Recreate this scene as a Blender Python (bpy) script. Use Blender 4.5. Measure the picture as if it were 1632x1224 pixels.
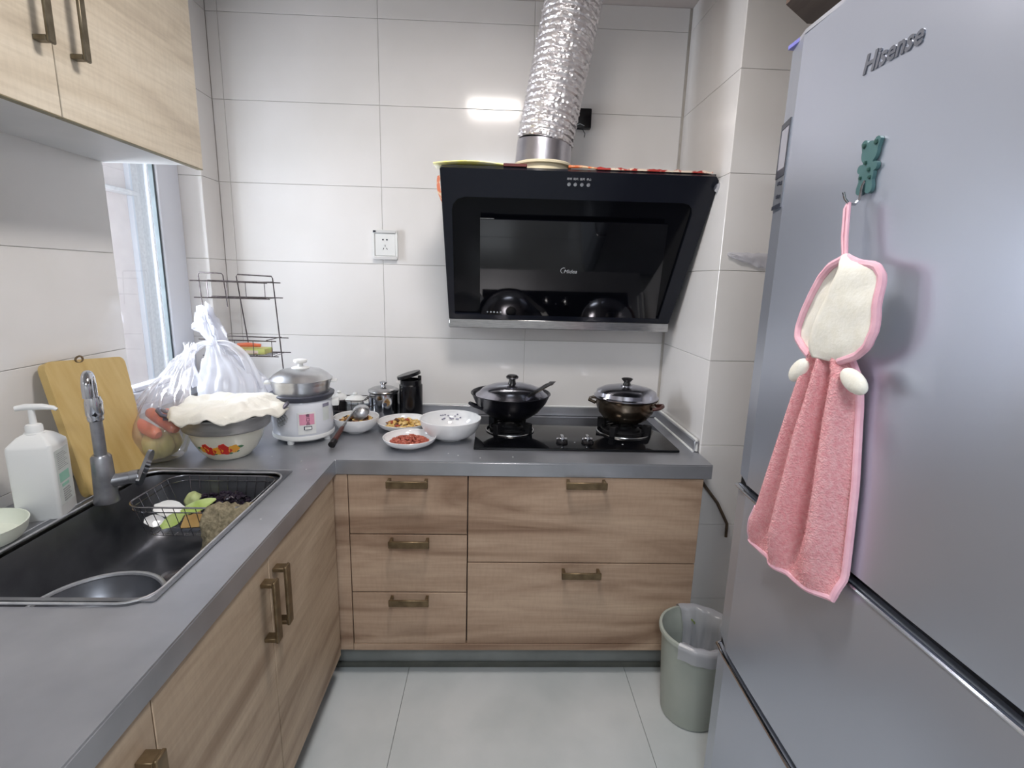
import bpy, bmesh, math, random
from mathutils import Vector, Matrix, noise
from mathutils.geometry import tessellate_polygon
PI = math.pi
for o in list(bpy.data.objects): bpy.data.objects.remove(o)
S = bpy.context.scene
C = S.collection
random.seed(7)

# ------------------------------------------------------------------ camera
CAM = Vector((0.5104, -1.5831, 1.4088)); YAW, PITCH, ROLL, FPX = -0.03664, 0.20277, -0.02734, 809.36
fw = Vector((-math.sin(YAW)*math.cos(PITCH), math.cos(YAW)*math.cos(PITCH), -math.sin(PITCH)))
r0 = Vector((math.cos(YAW), math.sin(YAW), 0)); u0 = r0.cross(fw)
rt = math.cos(ROLL)*r0 - math.sin(ROLL)*u0; up = math.sin(ROLL)*r0 + math.cos(ROLL)*u0
cd = bpy.data.cameras.new('camera'); cam = bpy.data.objects.new('camera', cd); C.objects.link(cam)
cam.matrix_world = Matrix(((rt.x, up.x, -fw.x, CAM.x), (rt.y, up.y, -fw.y, CAM.y), (rt.z, up.z, -fw.z, CAM.z), (0, 0, 0, 1)))
cd.sensor_fit = 'HORIZONTAL'; cd.sensor_width = 36; cd.lens = FPX/1632*36; cd.clip_start = 0.02
S.camera = cam

# ------------------------------------------------------------------ world, lights, exposure
S.view_settings.view_transform = 'Standard'; S.view_settings.look = 'None'
S.view_settings.exposure = 0.30; S.view_settings.gamma = 1.0; S.view_settings.use_curve_mapping = False
w = bpy.data.worlds.new('sky'); S.world = w; w.use_nodes = True
bg = w.node_tree.nodes['Background']; bg.inputs[0].default_value = (0.80, 0.88, 1.0, 1); bg.inputs[1].default_value = 0.55
LAMP_POWER, FILL_POWER, WINDOW_POWER = 10.5, 24.0, 36.0
def area(name, loc, direction, sx, sy, power, color):
    l = bpy.data.lights.new(name, 'AREA'); l.shape = 'RECTANGLE'; l.size = sx; l.size_y = sy; l.energy = power; l.color = color
    o = bpy.data.objects.new(name, l); C.objects.link(o); o.location = loc
    o.rotation_euler = Vector(direction).to_track_quat('-Z', 'Y').to_euler(); return o
area('window_daylight', (-1.02, 0.02, 1.42), (1, 0.10, -0.16), 0.72, 0.9, WINDOW_POWER, (0.82, 0.90, 1.0))
area('room_fill', (0.45, -2.3, 2.40), (0, 0, -1), 0.5, 0.5, FILL_POWER, (0.88, 0.94, 1.0))  # added fill behind the camera, no fitting modelled here

# ------------------------------------------------------------------ helpers: materials
def lin(h):
    if isinstance(h, str):
        h = h.lstrip('#'); c = [int(h[i:i+2], 16)/255 for i in (0, 2, 4)]
    else: c = [v/255 for v in h]
    return tuple(((v+0.055)/1.055)**2.4 if v > 0.04045 else v/12.92 for v in c) + (1,)
def mat(name, col, rough=0.5, metal=0.0, col2=None, scale=8.0, stretch=(1, 1, 1), bump=0.0, bscale=None, trans=0.0, ior=1.45, spec=0.5, coat=0.0, sss=0.0, detail=4, lo=0.35, hi=0.65, emit=0, rvar=0.0, coords='Object', alpha=1.0):
    m = bpy.data.materials.new(name); m.use_nodes = True; nt = m.node_tree; N = nt.nodes; L = nt.links
    b = N['Principled BSDF']; c1 = lin(col)
    b.inputs['Base Color'].default_value = c1; b.inputs['Roughness'].default_value = rough; b.inputs['Metallic'].default_value = metal
    b.inputs['IOR'].default_value = ior; b.inputs['Specular IOR Level'].default_value = spec
    b.inputs['Transmission Weight'].default_value = trans; b.inputs['Coat Weight'].default_value = coat
    b.inputs['Alpha'].default_value = alpha
    if sss: b.inputs['Subsurface Weight'].default_value = sss; b.inputs['Subsurface Radius'].default_value = (0.01, 0.01, 0.01)
    if emit: b.inputs['Emission Color'].default_value = c1; b.inputs['Emission Strength'].default_value = emit
    if col2 or bump or rvar:
        g = N.new('ShaderNodeNewGeometry') if coords == 'World' else N.new('ShaderNodeTexCoord')
        src = g.outputs['Position'] if coords == 'World' else g.outputs['Object']
        mp = N.new('ShaderNodeMapping'); mp.inputs['Scale'].default_value = stretch; L.new(src, mp.inputs[0])
        n = N.new('ShaderNodeTexNoise'); n.inputs['Scale'].default_value = scale; n.inputs['Detail'].default_value = detail; L.new(mp.outputs[0], n.inputs['Vector'])
        if col2:
            r = N.new('ShaderNodeValToRGB'); r.color_ramp.elements[0].position = lo; r.color_ramp.elements[1].position = hi
            r.color_ramp.elements[0].color = c1; r.color_ramp.elements[1].color = lin(col2)
            L.new(n.outputs['Fac'], r.inputs[0]); L.new(r.outputs[0], b.inputs['Base Color'])
        if rvar:
            mr = N.new('ShaderNodeMapRange'); mr.inputs['To Min'].default_value = rough-rvar; mr.inputs['To Max'].default_value = rough+rvar
            L.new(n.outputs['Fac'], mr.inputs['Value']); L.new(mr.outputs[0], b.inputs['Roughness'])
        if bump:
            n2 = n
            if bscale:
                n2 = N.new('ShaderNodeTexNoise'); n2.inputs['Scale'].default_value = bscale; n2.inputs['Detail'].default_value = 3; L.new(mp.outputs[0], n2.inputs['Vector'])
            bp = N.new('ShaderNodeBump'); bp.inputs['Strength'].default_value = bump; bp.inputs['Distance'].default_value = 0.004
            L.new(n2.outputs['Fac'], bp.inputs['Height']); L.new(bp.outputs[0], b.inputs['Normal'])
    return m
def wood(name, axis, light, mid, dark):
    m = bpy.data.materials.new(name); m.use_nodes = True; nt = m.node_tree; N = nt.nodes; L = nt.links; b = N['Principled BSDF']
    b.inputs['Roughness'].default_value = 0.5; b.inputs['Specular IOR Level'].default_value = 0.35
    g = N.new('ShaderNodeNewGeometry'); sc = [1, 1, 1]
    def nz(along, across, scale, det, dist=0.0):
        mp = N.new('ShaderNodeMapping'); v = [across]*3; v[axis] = along; mp.inputs['Scale'].default_value = v; L.new(g.outputs['Position'], mp.inputs[0])
        n = N.new('ShaderNodeTexNoise'); n.inputs['Scale'].default_value = scale; n.inputs['Detail'].default_value = det; n.inputs['Distortion'].default_value = dist; L.new(mp.outputs[0], n.inputs['Vector']); return n
    a = nz(0.16, 1.0, 9, 6, 1.1); f = nz(0.045, 1.0, 130, 3); x = nz(1.0, 0.2, 110, 2)
    r = N.new('ShaderNodeValToRGB'); e = r.color_ramp.elements; e[0].position = 0.30; e[0].color = lin(dark); e[1].position = 0.72; e[1].color = lin(light)
    k = e.new(0.47); k.color = lin(mid)
    L.new(a.outputs['Fac'], r.inputs[0])
    mx = N.new('ShaderNodeMix'); mx.data_type = 'RGBA'; mx.blend_type = 'MULTIPLY'; mx.inputs[0].default_value = 0.22
    r2 = N.new('ShaderNodeValToRGB'); r2.color_ramp.elements[0].position = 0.35; r2.color_ramp.elements[0].color = (0.62, 0.58, 0.54, 1); r2.color_ramp.elements[1].position = 0.6; r2.color_ramp.elements[1].color = (1, 1, 1, 1)
    L.new(f.outputs['Fac'], r2.inputs[0]); L.new(r.outputs[0], mx.inputs[6]); L.new(r2.outputs[0], mx.inputs[7])
    mx2 = N.new('ShaderNodeMix'); mx2.data_type = 'RGBA'; mx2.blend_type = 'MULTIPLY'; mx2.inputs[0].default_value = 0.10
    r3 = N.new('ShaderNodeValToRGB'); r3.color_ramp.elements[0].position = 0.4; r3.color_ramp.elements[0].color = (0.6, 0.6, 0.6, 1); r3.color_ramp.elements[1].position = 0.55; r3.color_ramp.elements[1].color = (1, 1, 1, 1)
    L.new(x.outputs['Fac'], r3.inputs[0]); L.new(mx.outputs[2], mx2.inputs[6]); L.new(r3.outputs[0], mx2.inputs[7])
    L.new(mx2.outputs[2], b.inputs['Base Color'])
    bp = N.new('ShaderNodeBump'); bp.inputs['Strength'].default_value = 0.12; bp.inputs['Distance'].default_value = 0.002; L.new(f.outputs['Fac'], bp.inputs['Height']); L.new(bp.outputs[0], b.inputs['Normal'])
    return m
def film(name, col, clear=0.5, rough=0.3, tcol=None, gloss=0.6):
    m = bpy.data.materials.new(name); m.use_nodes = True; nt = m.node_tree; N = nt.nodes; L = nt.links
    for n in list(N): N.remove(n)
    out = N.new('ShaderNodeOutputMaterial'); t = N.new('ShaderNodeBsdfTransparent'); d = N.new('ShaderNodeBsdfDiffuse'); tr = N.new('ShaderNodeBsdfTranslucent'); gl = N.new('ShaderNodeBsdfGlossy')
    d.inputs[0].default_value = lin(col); tr.inputs[0].default_value = lin(col); gl.inputs['Roughness'].default_value = rough; gl.inputs[0].default_value = (1, 1, 1, 1)
    if tcol: t.inputs[0].default_value = lin(tcol)
    a = N.new('ShaderNodeMixShader'); a.inputs[0].default_value = 0.5; L.new(d.outputs[0], a.inputs[1]); L.new(tr.outputs[0], a.inputs[2])
    b = N.new('ShaderNodeMixShader'); b.inputs[0].default_value = clear; L.new(a.outputs[0], b.inputs[1]); L.new(t.outputs[0], b.inputs[2])
    lw = N.new('ShaderNodeLayerWeight'); lw.inputs[0].default_value = 0.35
    c = N.new('ShaderNodeMixShader'); mm = N.new('ShaderNodeMath'); mm.operation = 'MULTIPLY'; mm.inputs[1].default_value = gloss; L.new(lw.outputs['Fresnel'], mm.inputs[0]); L.new(mm.outputs[0], c.inputs[0])
    L.new(b.outputs[0], c.inputs[1]); L.new(gl.outputs[0], c.inputs[2]); L.new(c.outputs[0], out.inputs[0])
    return m

M = {}
M['tile'] = mat('wall_tile', (224, 222, 220), 0.12, col2=(230, 228, 227), scale=3, spec=0.5, coords='World', bump=0.03, bscale=6)
M['grout'] = mat('grout', (196, 191, 184), 0.8, col2=(208, 204, 198), scale=20)
M['floor'] = mat('floor_tile', (186, 192, 193), 0.16, col2=(203, 207, 208), scale=3.2, spec=0.5, coords='World', detail=8)
M['floor_grout'] = mat('floor_grout', (60, 58, 54), 0.8)
M['ceiling'] = mat('ceiling_paint', (196, 186, 182), 0.7, col2=(202, 193, 189), scale=4)
M['paint'] = mat('wall_paint', (205, 203, 200), 0.7, col2=(212, 210, 208), scale=5)
M['wood_x'] = wood('oak_along_x', 0, (202, 177, 154), (178, 152, 130), (140, 113, 93))
M['wood_y'] = wood('oak_along_y', 1, (196, 177, 154), (172, 152, 130), (134, 112, 92))
M['wood_up'] = wood('lit_oak_along_y', 1, (222, 213, 196), (210, 199, 180), (186, 174, 156))  # same oak as the base units, light on it painted as paler tones
M['carcass'] = mat('white_board', (205, 206, 206), 0.4, col2=(214, 214, 214), scale=5)
M['edge'] = mat('door_edge', (120, 112, 88), 0.5, col2=(140, 132, 104), scale=30)
M['steel_top'] = mat('worktop_steel', (160, 162, 168), 0.35, 0.72, col2=(180, 182, 188), scale=5, coords='World', bump=0.06, bscale=40, rvar=0.06)
M['steel'] = mat('brushed_steel', (170, 170, 172), 0.24, 1.0, col2=(190, 190, 190), scale=30, stretch=(1, 1, 8))
M['chrome'] = mat('chrome', (205, 206, 210), 0.10, 1.0, col2=(190, 192, 198), scale=12)
M['alu'] = mat('aluminium', (205, 206, 208), 0.3, 1.0, col2=(188, 189, 193), scale=16)
M['faucet'] = mat('dull_chrome', (146, 148, 154), 0.32, 0.85, col2=(170, 171, 176), scale=30, bump=0.05)
M['sink'] = mat('dark_sink_steel', (98, 100, 106), 0.34, 0.75, col2=(114, 116, 122), scale=10, rvar=0.05)
M['sinkrim'] = mat('sink_rim_steel', (205, 206, 210), 0.36, 0.75, col2=(180, 182, 187), scale=30)
M['worktop_rim'] = mat('sink_flange', (120, 122, 127), 0.34, 0.8, col2=(140, 142, 147), scale=20)
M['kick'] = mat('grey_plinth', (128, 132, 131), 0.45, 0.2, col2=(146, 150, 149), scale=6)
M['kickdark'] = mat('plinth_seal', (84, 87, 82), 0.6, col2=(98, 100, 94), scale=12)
M['bronze'] = mat('antique_bronze', (104, 88, 66), 0.42, 0.7, col2=(128, 110, 84), scale=40)
M['bronze_up'] = mat('antique_bronze_light', (104, 96, 80), 0.42, 0.8, col2=(128, 120, 104), scale=40)
M['black'] = mat('black_enamel', (12, 13, 18), 0.30, 0.0, col2=(20, 21, 26), scale=20)
M['hoodglass'] = mat('black_glass', (7, 8, 13), 0.05, 0.0, spec=0.6, col2=(9, 10, 16), scale=3)
M['recess'] = mat('recess_glass', (6, 7, 11), 0.10, 0.0, spec=0.18, col2=(10, 11, 17), scale=3)
M['hoodframe'] = mat('hood_black_face', (20, 23, 33), 0.22, 0.0, spec=0.35, col2=(22, 25, 35), scale=3)
M['hobglass'] = mat('hob_glass', (8, 9, 12), 0.07, 0.0, spec=0.5, col2=(12, 13, 17), scale=9)
M['iron'] = mat('cast_iron', (16, 16, 19), 0.6, 0.3, col2=(30, 30, 34), scale=50, bump=0.3)
M['fridge'] = mat('fridge_silver', (188, 195, 210), 0.30, 0.70, col2=(192, 199, 213), scale=1.5, coords='World', rvar=0.03, bump=0.015, bscale=3)
M['fridge_edge'] = mat('fridge_edge', (204, 208, 218), 0.3, 0.5, col2=(186, 189, 197), scale=3)
M['fridge_dark'] = mat('fridge_gap', (20, 21, 25), 0.4, 0.2, col2=(26, 27, 31), scale=5)
M['bluefilm'] = mat('blue_film', (112, 112, 190), 0.3, col2=(130, 132, 200), scale=20)
M['white'] = mat('white_plastic', (232, 233, 232), 0.35, col2=(226, 228, 227), scale=6)
M['whitegloss'] = mat('white_ceramic', (236, 237, 238), 0.10, col2=(230, 231, 233), scale=5, coat=0.3)
M['enamel'] = mat('cream_enamel', (232, 230, 216), 0.12, col2=(226, 224, 208), scale=5, coat=0.4)
M['pvc'] = mat('window_pvc', (222, 226, 236), 0.3, col2=(216, 220, 231), scale=4)
M['gasket'] = mat('window_gasket', (62, 72, 76), 0.5, col2=(74, 84, 88), scale=20)
M['glass'] = film('window_glass', (200, 215, 215), 0.985, 0.02, gloss=0.12)
M['jarglass'] = film('jar_glass', (200, 205, 205), 0.85, 0.05)
M['bag'] = film('white_bag_film', (244, 245, 252), 0.26, 0.2)
M['bag2'] = film('clear_bag_film', (242, 240, 244), 0.78, 0.15)
M['liner'] = film('bin_liner_film', (225, 226, 236), 0.32, 0.25)
M['outstucco'] = mat('outside_stucco', (214, 210, 212), 0.9, col2=(228, 225, 226), scale=60, bump=0.5)
M['outpink'] = mat('outside_pink_tile', (222, 208, 206), 0.6, col2=(230, 217, 214), scale=12)
M['board'] = mat('bamboo_board', (190, 160, 98), 0.5, col2=(204, 178, 120), scale=9, stretch=(1, 4, 0.8), bump=0.05, lo=0.3, hi=0.7)
M['cloth'] = mat('cream_cloth', (238, 235, 224), 0.9, col2=(243, 240, 231), scale=12, bump=0.3, bscale=160)
M['colander'] = mat('dull_aluminium', (160, 160, 160), 0.45, 0.6, col2=(184, 184, 184), scale=14, stretch=(1, 1, 5))
M['grey_ear'] = mat('cast_handle', (110, 108, 122), 0.4, 0.6, col2=(132, 130, 142), scale=30)
M['squash'] = mat('squash_skin', (230, 214, 150), 0.45, col2=(196, 188, 112), scale=14, bump=0.1)
M['carrot'] = mat('carrot_skin', (232, 132, 96), 0.45, col2=(224, 112, 78), scale=30, bump=0.1)
M['cooker'] = mat('cooker_white', (226, 229, 236), 0.18, col2=(222, 225, 233), scale=4, coat=0.3)
M['darkgrey'] = mat('dark_grey_plastic', (66, 68, 80), 0.4, col2=(76, 78, 90), scale=10)
M['pink'] = mat('pink_print', (226, 158, 182), 0.5, col2=(220, 148, 174), scale=30)
M['ink'] = mat('printed_ink', (70, 50, 70), 0.6, col2=(80, 58, 78), scale=30)
M['greyink'] = mat('grey_print', (128, 126, 146), 0.5, col2=(150, 148, 166), scale=30)
M['wokblack'] = mat('wok_black', (20, 20, 26), 0.28, 0.4, col2=(34, 34, 42), scale=16, bump=0.1)
M['lidsteel'] = mat('lid_steel', (196, 196, 206), 0.16, 1.0, col2=(178, 178, 190), scale=8)
M['potsteel'] = mat('burnt_pot_steel', (132, 120, 106), 0.2, 0.9, col2=(70, 50, 34), scale=12, lo=0.4, hi=0.7)
M['bakelite'] = mat('black_bakelite', (22, 20, 22), 0.3, col2=(30, 27, 29), scale=10)
M['woodhandle'] = mat('red_wood_handle', (84, 48, 40), 0.35, col2=(72, 34, 28), scale=20, stretch=(1, 1, 1))
M['food'] = mat('braised_food', (158, 108, 58), 0.35, col2=(96, 58, 34), scale=30)
M['food2'] = mat('stir_fry_yellow', (214, 172, 92), 0.35, col2=(232, 202, 140), scale=40)
M['food3'] = mat('stir_fry_red', (190, 84, 48), 0.35, col2=(150, 60, 36), scale=40)
M['greens'] = mat('green_leaf', (158, 182, 92), 0.4, col2=(192, 210, 138), scale=30, bump=0.2)
M['darkgreen'] = mat('dark_green_leaf', (78, 120, 60), 0.45, col2=(110, 150, 84), scale=30, bump=0.2)
M['peanut'] = mat('red_peanuts', (158, 74, 58), 0.4, col2=(182, 104, 84), scale=60)
M['soap_label'] = mat('soap_label_print', (206, 212, 210), 0.5, col2=(214, 219, 217), scale=30)
M['soap_green'] = mat('soap_label_green', (150, 200, 182), 0.5, col2=(160, 208, 190), scale=30)
M['greyprint'] = mat('soap_label_text', (150, 154, 154), 0.5, col2=(165, 168, 168), scale=60)
M['dish'] = mat('jade_plastic', (226, 231, 218), 0.35, col2=(220, 226, 212), scale=6)
M['palecuke'] = mat('pale_green_flesh', (196, 206, 150), 0.5, col2=(176, 188, 126), scale=40, bump=0.3)
M['fungus'] = mat('wet_black_fungus', (28, 22, 32), 0.15, col2=(48, 40, 54), scale=60, bump=0.5)
M['card'] = mat('brown_card', (176, 146, 92), 0.8, col2=(160, 128, 76), scale=20)
M['rag'] = mat('grey_knit_rag', (150, 140, 116), 0.95, col2=(112, 104, 84), scale=110, bump=1.0)
M['duct'] = mat('crinkled_foil', (232, 230, 232), 0.30, 0.8, col2=(222, 219, 223), scale=60, bump=0.7, bscale=70)
M['tape'] = mat('foil_tape', (190, 189, 196), 0.3, 0.9, col2=(176, 175, 184), scale=20, bump=0.3)
M['cream'] = mat('cream_plastic', (240, 230, 200), 0.4, col2=(232, 220, 186), scale=8)
M['yellow'] = mat('yellow_paper', (250, 238, 130), 0.6, col2=(254, 251, 228), scale=12, lo=0.42, hi=0.6)
M['maroon'] = mat('maroon_print', (92, 38, 40), 0.6, col2=(110, 48, 48), scale=20)
M['redpaper'] = mat('red_white_paper', (168, 52, 46), 0.7, col2=(222, 206, 190), scale=22, lo=0.45, hi=0.5)
M['orange'] = mat('orange_film', (226, 118, 70), 0.4, col2=(236, 206, 170), scale=40, lo=0.42, hi=0.55)
M['blackplastic'] = mat('black_plastic', (24, 20, 28), 0.4, col2=(32, 28, 36), scale=12)
M['jarblack'] = mat('black_canister', (14, 14, 18), 0.22, col2=(20, 20, 25), scale=12)
M['darkwood'] = wood('dark_wood', 1, (122, 108, 98), (98, 84, 76), (74, 62, 56))
M['binplastic'] = mat('grey_green_bin', (168, 174, 166), 0.4, col2=(160, 167, 159), scale=8)
M['bear'] = mat('teal_plastic', (76, 112, 114), 0.4, col2=(70, 105, 107), scale=30)
M['beardark'] = mat('teal_dark', (34, 70, 64), 0.3, col2=(40, 78, 72), scale=30)
M['fleece'] = mat('cream_fleece', (242, 241, 232), 0.95, col2=(238, 236, 224), scale=60, bump=0.2, bscale=200)
M['terry'] = mat('pink_terry', (232, 160, 166), 0.95, col2=(240, 184, 188), scale=160, bump=0.9, bscale=320)
M['piping'] = mat('pink_piping', (240, 192, 206), 0.8, col2=(234, 180, 196), scale=60, bump=0.2)
M['cable'] = mat('brown_cable', (70, 56, 44), 0.5, col2=(96, 80, 62), scale=30)
M['wire'] = mat('rack_wire', (112, 106, 108), 0.3, 0.95, col2=(84, 76, 76), scale=60)
M['wire2'] = mat('basket_wire', (170, 170, 174), 0.25, 1.0, col2=(150, 150, 154), scale=60)
M['redprint'] = mat('red_flower_print', (214, 48, 36), 0.35, col2=(196, 36, 28), scale=40)
M['orangeprint'] = mat('orange_flower_print', (240, 158, 40), 0.35, col2=(236, 180, 60), scale=40)
M['greenprint'] = mat('green_leaf_print', (60, 110, 70), 0.4, col2=(80, 130, 90), scale=40)
M['lampglow'] = mat('lamp_diffuser', (255, 246, 236), 0.5, emit=9.0, col2=None)
M['logo'] = mat('logo_grey', (132, 136, 146), 0.3, 0.6, col2=(120, 124, 134), scale=30)
M['lcd'] = mat('lcd_grey', (150, 152, 164), 0.2, col2=(158, 160, 172), scale=6)
M['panel_dark'] = mat('panel_dark', (58, 62, 72), 0.3, col2=(66, 70, 80), scale=12)
M['panel_mid'] = mat('panel_grey', (120, 124, 132), 0.35, 0.3, col2=(128, 132, 140), scale=12)
M['mark'] = mat('white_print', (205, 208, 214), 0.4, col2=(190, 194, 200), scale=30)
M['kraft'] = mat('packet_print', (206, 176, 120), 0.5, col2=(190, 206, 120), scale=30)

# ------------------------------------------------------------------ helpers: geometry
def obj(name, bm, m, parent=None, smooth=True, angle=38, label=None):
    bmesh.ops.recalc_face_normals(bm, faces=bm.faces)
    me = bpy.data.meshes.new(name); bm.to_mesh(me); bm.free()
    me.materials.append(M[m] if isinstance(m, str) else m)
    if smooth:
        me.shade_smooth(); me.set_sharp_from_angle(angle=math.radians(angle))
    o = bpy.data.objects.new(name, me); C.objects.link(o)
    if parent: o.parent = parent
    if label: o['label'] = label
    return o
def tag(o, label=None, cat=None, group=None, kind=None):
    for k, v in (('label', label), ('category', cat), ('group', group), ('kind', kind)):
        if v: o[k] = v
    return o
def thing(name, label, cat, loc=(0, 0, 0), rotz=0, group=None):
    o = bpy.data.objects.new(name, None); C.objects.link(o); o.location = loc; o.rotation_euler = (0, 0, rotz); o.empty_display_size = 0.05
    return tag(o, label, cat, group)
def B(): return bmesh.new()
def box(bm, x0, x1, y0, y1, z0, z1, bev=0.0, seg=1, mtx=None):
    r = bmesh.ops.create_cube(bm, size=1); vs = r['verts']
    for v in vs: v.co = Vector(((x0+x1)/2 + v.co.x*(x1-x0), (y0+y1)/2 + v.co.y*(y1-y0), (z0+z1)/2 + v.co.z*(z1-z0)))
    if bev:
        es = list({e for v in vs for e in v.link_edges}); rr = bmesh.ops.bevel(bm, geom=es, offset=bev, segments=seg, affect='EDGES', profile=0.6)
        vs = list({v for f in rr['faces'] for v in f.verts} | {v for v in vs if v.is_valid})
    if mtx:
        for v in {v for v in vs if v.is_valid}: v.co = mtx @ v.co
    return bm
def lathe(bm, prof, cx=0, cy=0, cz=0, seg=40, fn=None, mtx=None):
    rings = []
    for (r, z) in prof:
        if r <= 1e-6: rings.append([bm.verts.new((cx, cy, cz+z))])
        else:
            ring = []
            for i in range(seg):
                a = 2*PI*i/seg; rr, zz = (r, z) if not fn else fn(r, z, a)
                ring.append(bm.verts.new((cx+rr*math.cos(a), cy+rr*math.sin(a), cz+zz)))
            rings.append(ring)
    for a, b in zip(rings, rings[1:]):
        if len(a) == 1 and len(b) == 1: continue
        for i in range(seg):
            j = (i+1) % seg
            if len(a) == 1: bm.faces.new((a[0], b[i], b[j]))
            elif len(b) == 1: bm.faces.new((a[i], a[j], b[0]))
            else: bm.faces.new((a[i], a[j], b[j], b[i]))
    if mtx:
        for ring in rings:
            for v in ring: v.co = mtx @ v.co
    return bm
def tube(bm, pts, r, n=8, closed=False, caps=True):
    pts = [Vector(p) for p in pts]; k = len(pts)
    rs = r if isinstance(r, (list, tuple)) else [r]*k
    tang = []
    for i in range(k):
        a = pts[(i-1) % k] if (closed or i > 0) else pts[i]; b = pts[(i+1) % k] if (closed or i < k-1) else pts[i]
        t = (b-a); tang.append(t.normalized() if t.length > 1e-9 else Vector((0, 0, 1)))
    ref = Vector((0, 0, 1)) if abs(tang[0].z) < 0.9 else Vector((1, 0, 0))
    nrm = (ref - tang[0]*ref.dot(tang[0])).normalized(); rings = []
    for i in range(k):
        nrm = (nrm - tang[i]*nrm.dot(tang[i])).normalized(); bi = tang[i].cross(nrm)
        rings.append([bm.verts.new(pts[i] + rs[i]*(math.cos(2*PI*j/n)*nrm + math.sin(2*PI*j/n)*bi)) for j in range(n)])
    for i in range(k if closed else k-1):
        a, b = rings[i], rings[(i+1) % k]
        for j in range(n): bm.faces.new((a[j], a[(j+1) % n], b[(j+1) % n], b[j]))
    if caps and not closed: bm.faces.new(rings[0][::-1]); bm.faces.new(rings[-1])
    return bm
def arc(c, r, a0, a1, n, ax=(0, 1)):
    out = []
    for i in range(n+1):
        a = math.radians(a0+(a1-a0)*i/n); p = list(c); p[ax[0]] += r*math.cos(a); p[ax[1]] += r*math.sin(a); out.append(tuple(p))
    return out
def rrect(x0, x1, y0, y1, r, n=5):
    rs = r if isinstance(r, (list, tuple)) else [r]*4; out = []
    for (cx, cy, a0, q) in ((x1-rs[0], y1-rs[0], 0, rs[0]), (x0+rs[1], y1-rs[1], 90, rs[1]), (x0+rs[2], y0+rs[2], 180, rs[2]), (x1-rs[3], y0+rs[3], 270, rs[3])):
        for i in range(n+1):
            a = math.radians(a0+90*i/n); out.append((cx+q*math.cos(a), cy+q*math.sin(a)))
    return out
def prism(bm, poly, z0, z1, mtx=None):
    a = [bm.verts.new((p[0], p[1], z0)) for p in poly]; b = [bm.verts.new((p[0], p[1], z1)) for p in poly]; n = len(poly)
    for i in range(n): bm.faces.new((a[i], a[(i+1) % n], b[(i+1) % n], b[i]))
    bm.faces.new(a[::-1]); bm.faces.new(b)
    if mtx:
        for v in a+b: v.co = mtx @ v.co
    return bm
def plate_hole(bm, outer, hole, z0, z1):
    tri = tessellate_polygon([[Vector((x, y, 0)) for x, y in outer], [Vector((x, y, 0)) for x, y in hole]])
    al = outer+hole; t = [bm.verts.new((x, y, z1)) for x, y in al]; b = [bm.verts.new((x, y, z0)) for x, y in al]
    for f in tri:
        try: bm.faces.new([t[i] for i in f]); bm.faces.new([b[i] for i in reversed(f)])
        except ValueError: pass
    for s, n in ((0, len(outer)), (len(outer), len(hole))):
        for i in range(n):
            j = (i+1) % n; bm.faces.new((t[s+i], t[s+j], b[s+j], b[s+i]))
    return bm
def loft(bm, rows, closed=False):
    vr = [[bm.verts.new(p) for p in r] for r in rows]
    for a, b in zip(vr, vr[1:]):
        n = len(a)
        for i in range(n if closed else n-1): bm.faces.new((a[i], a[(i+1) % n], b[(i+1) % n], b[i]))
    return bm
def blob(bm, c, s, sub=2, amp=0.0, fr=20.0, mtx=None):
    r = bmesh.ops.create_icosphere(bm, subdivisions=sub, radius=1)
    for v in r['verts']:
        p = Vector((v.co.x*s[0], v.co.y*s[1], v.co.z*s[2]))
        if mtx: p = mtx @ p
        p = p + Vector(c); v.co = p + v.co*amp*noise.noise(p*fr)
    return bm
def basis(o, x, y, z=None):
    x = Vector(x).normalized(); y = Vector(y).normalized(); z = x.cross(y) if z is None else Vector(z)
    return Matrix(((x.x, y.x, z.x, o[0]), (x.y, y.y, z.y, o[1]), (x.z, y.z, z.z, o[2]), (0, 0, 0, 1)))
def text(name, s, size, mtx, m, parent, ext=0.0008, shear=0.0, bold=0.0, wx=1.0):
    cu = bpy.data.curves.new(name, 'FONT'); cu.body = s; cu.size = size; cu.extrude = ext; cu.shear = shear; cu.offset = bold; cu.align_x = 'CENTER'; cu.align_y = 'CENTER'; cu.resolution_u = 3
    t = bpy.data.objects.new('tmp', cu); C.objects.link(t); dg = bpy.context.evaluated_depsgraph_get()
    me = bpy.data.meshes.new_from_object(t.evaluated_get(dg)); bpy.data.objects.remove(t)
    me.transform(Matrix.Diagonal((wx, 1, 1, 1))); me.transform(mtx); me.materials.clear(); me.materials.append(M[m]); me.name = name
    o = bpy.data.objects.new(name, me); C.objects.link(o); o.parent = parent; return o

# ------------------------------------------------------------------ the setting
H = 0.82; BY = 0.6055; RX = 1.25; LX = -0.70; CY = 0.12; CEIL = 2.452
ROWS = [2.0645 + 0.30374*k for k in range(1, -7, -1)]      # grout heights on every tiled wall
def structure(name, bm, m, smooth=False): return tag(obj(name, bm, m, None, smooth), kind='structure')
TILE_CACHE = {}
def tile_mesh(w_, h_):
    key = (round(w_, 4), round(h_, 4))
    if key not in TILE_CACHE:
        g, t, e = 0.0007, 0.005, 0.0012
        a = [(g, g), (w_-g, g), (w_-g, h_-g), (g, h_-g)]; b = [(g+e, g+e), (w_-g-e, g+e), (w_-g-e, h_-g-e), (g+e, h_-g-e)]
        vs = [(x, y, -t) for x, y in a]+[(x, y, -e*0.6) for x, y in a]+[(x, y, 0) for x, y in b]; fs = []
        for k in (0, 4):
            for i in range(4): fs.append((k+i, k+(i+1) % 4, k+4+(i+1) % 4, k+4+i))
        fs.append((8, 9, 10, 11)); me = bpy.data.meshes.new('tile'); me.from_pydata(vs, [], fs); me.update(); TILE_CACHE[key] = me
    return TILE_CACHE[key]
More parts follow.
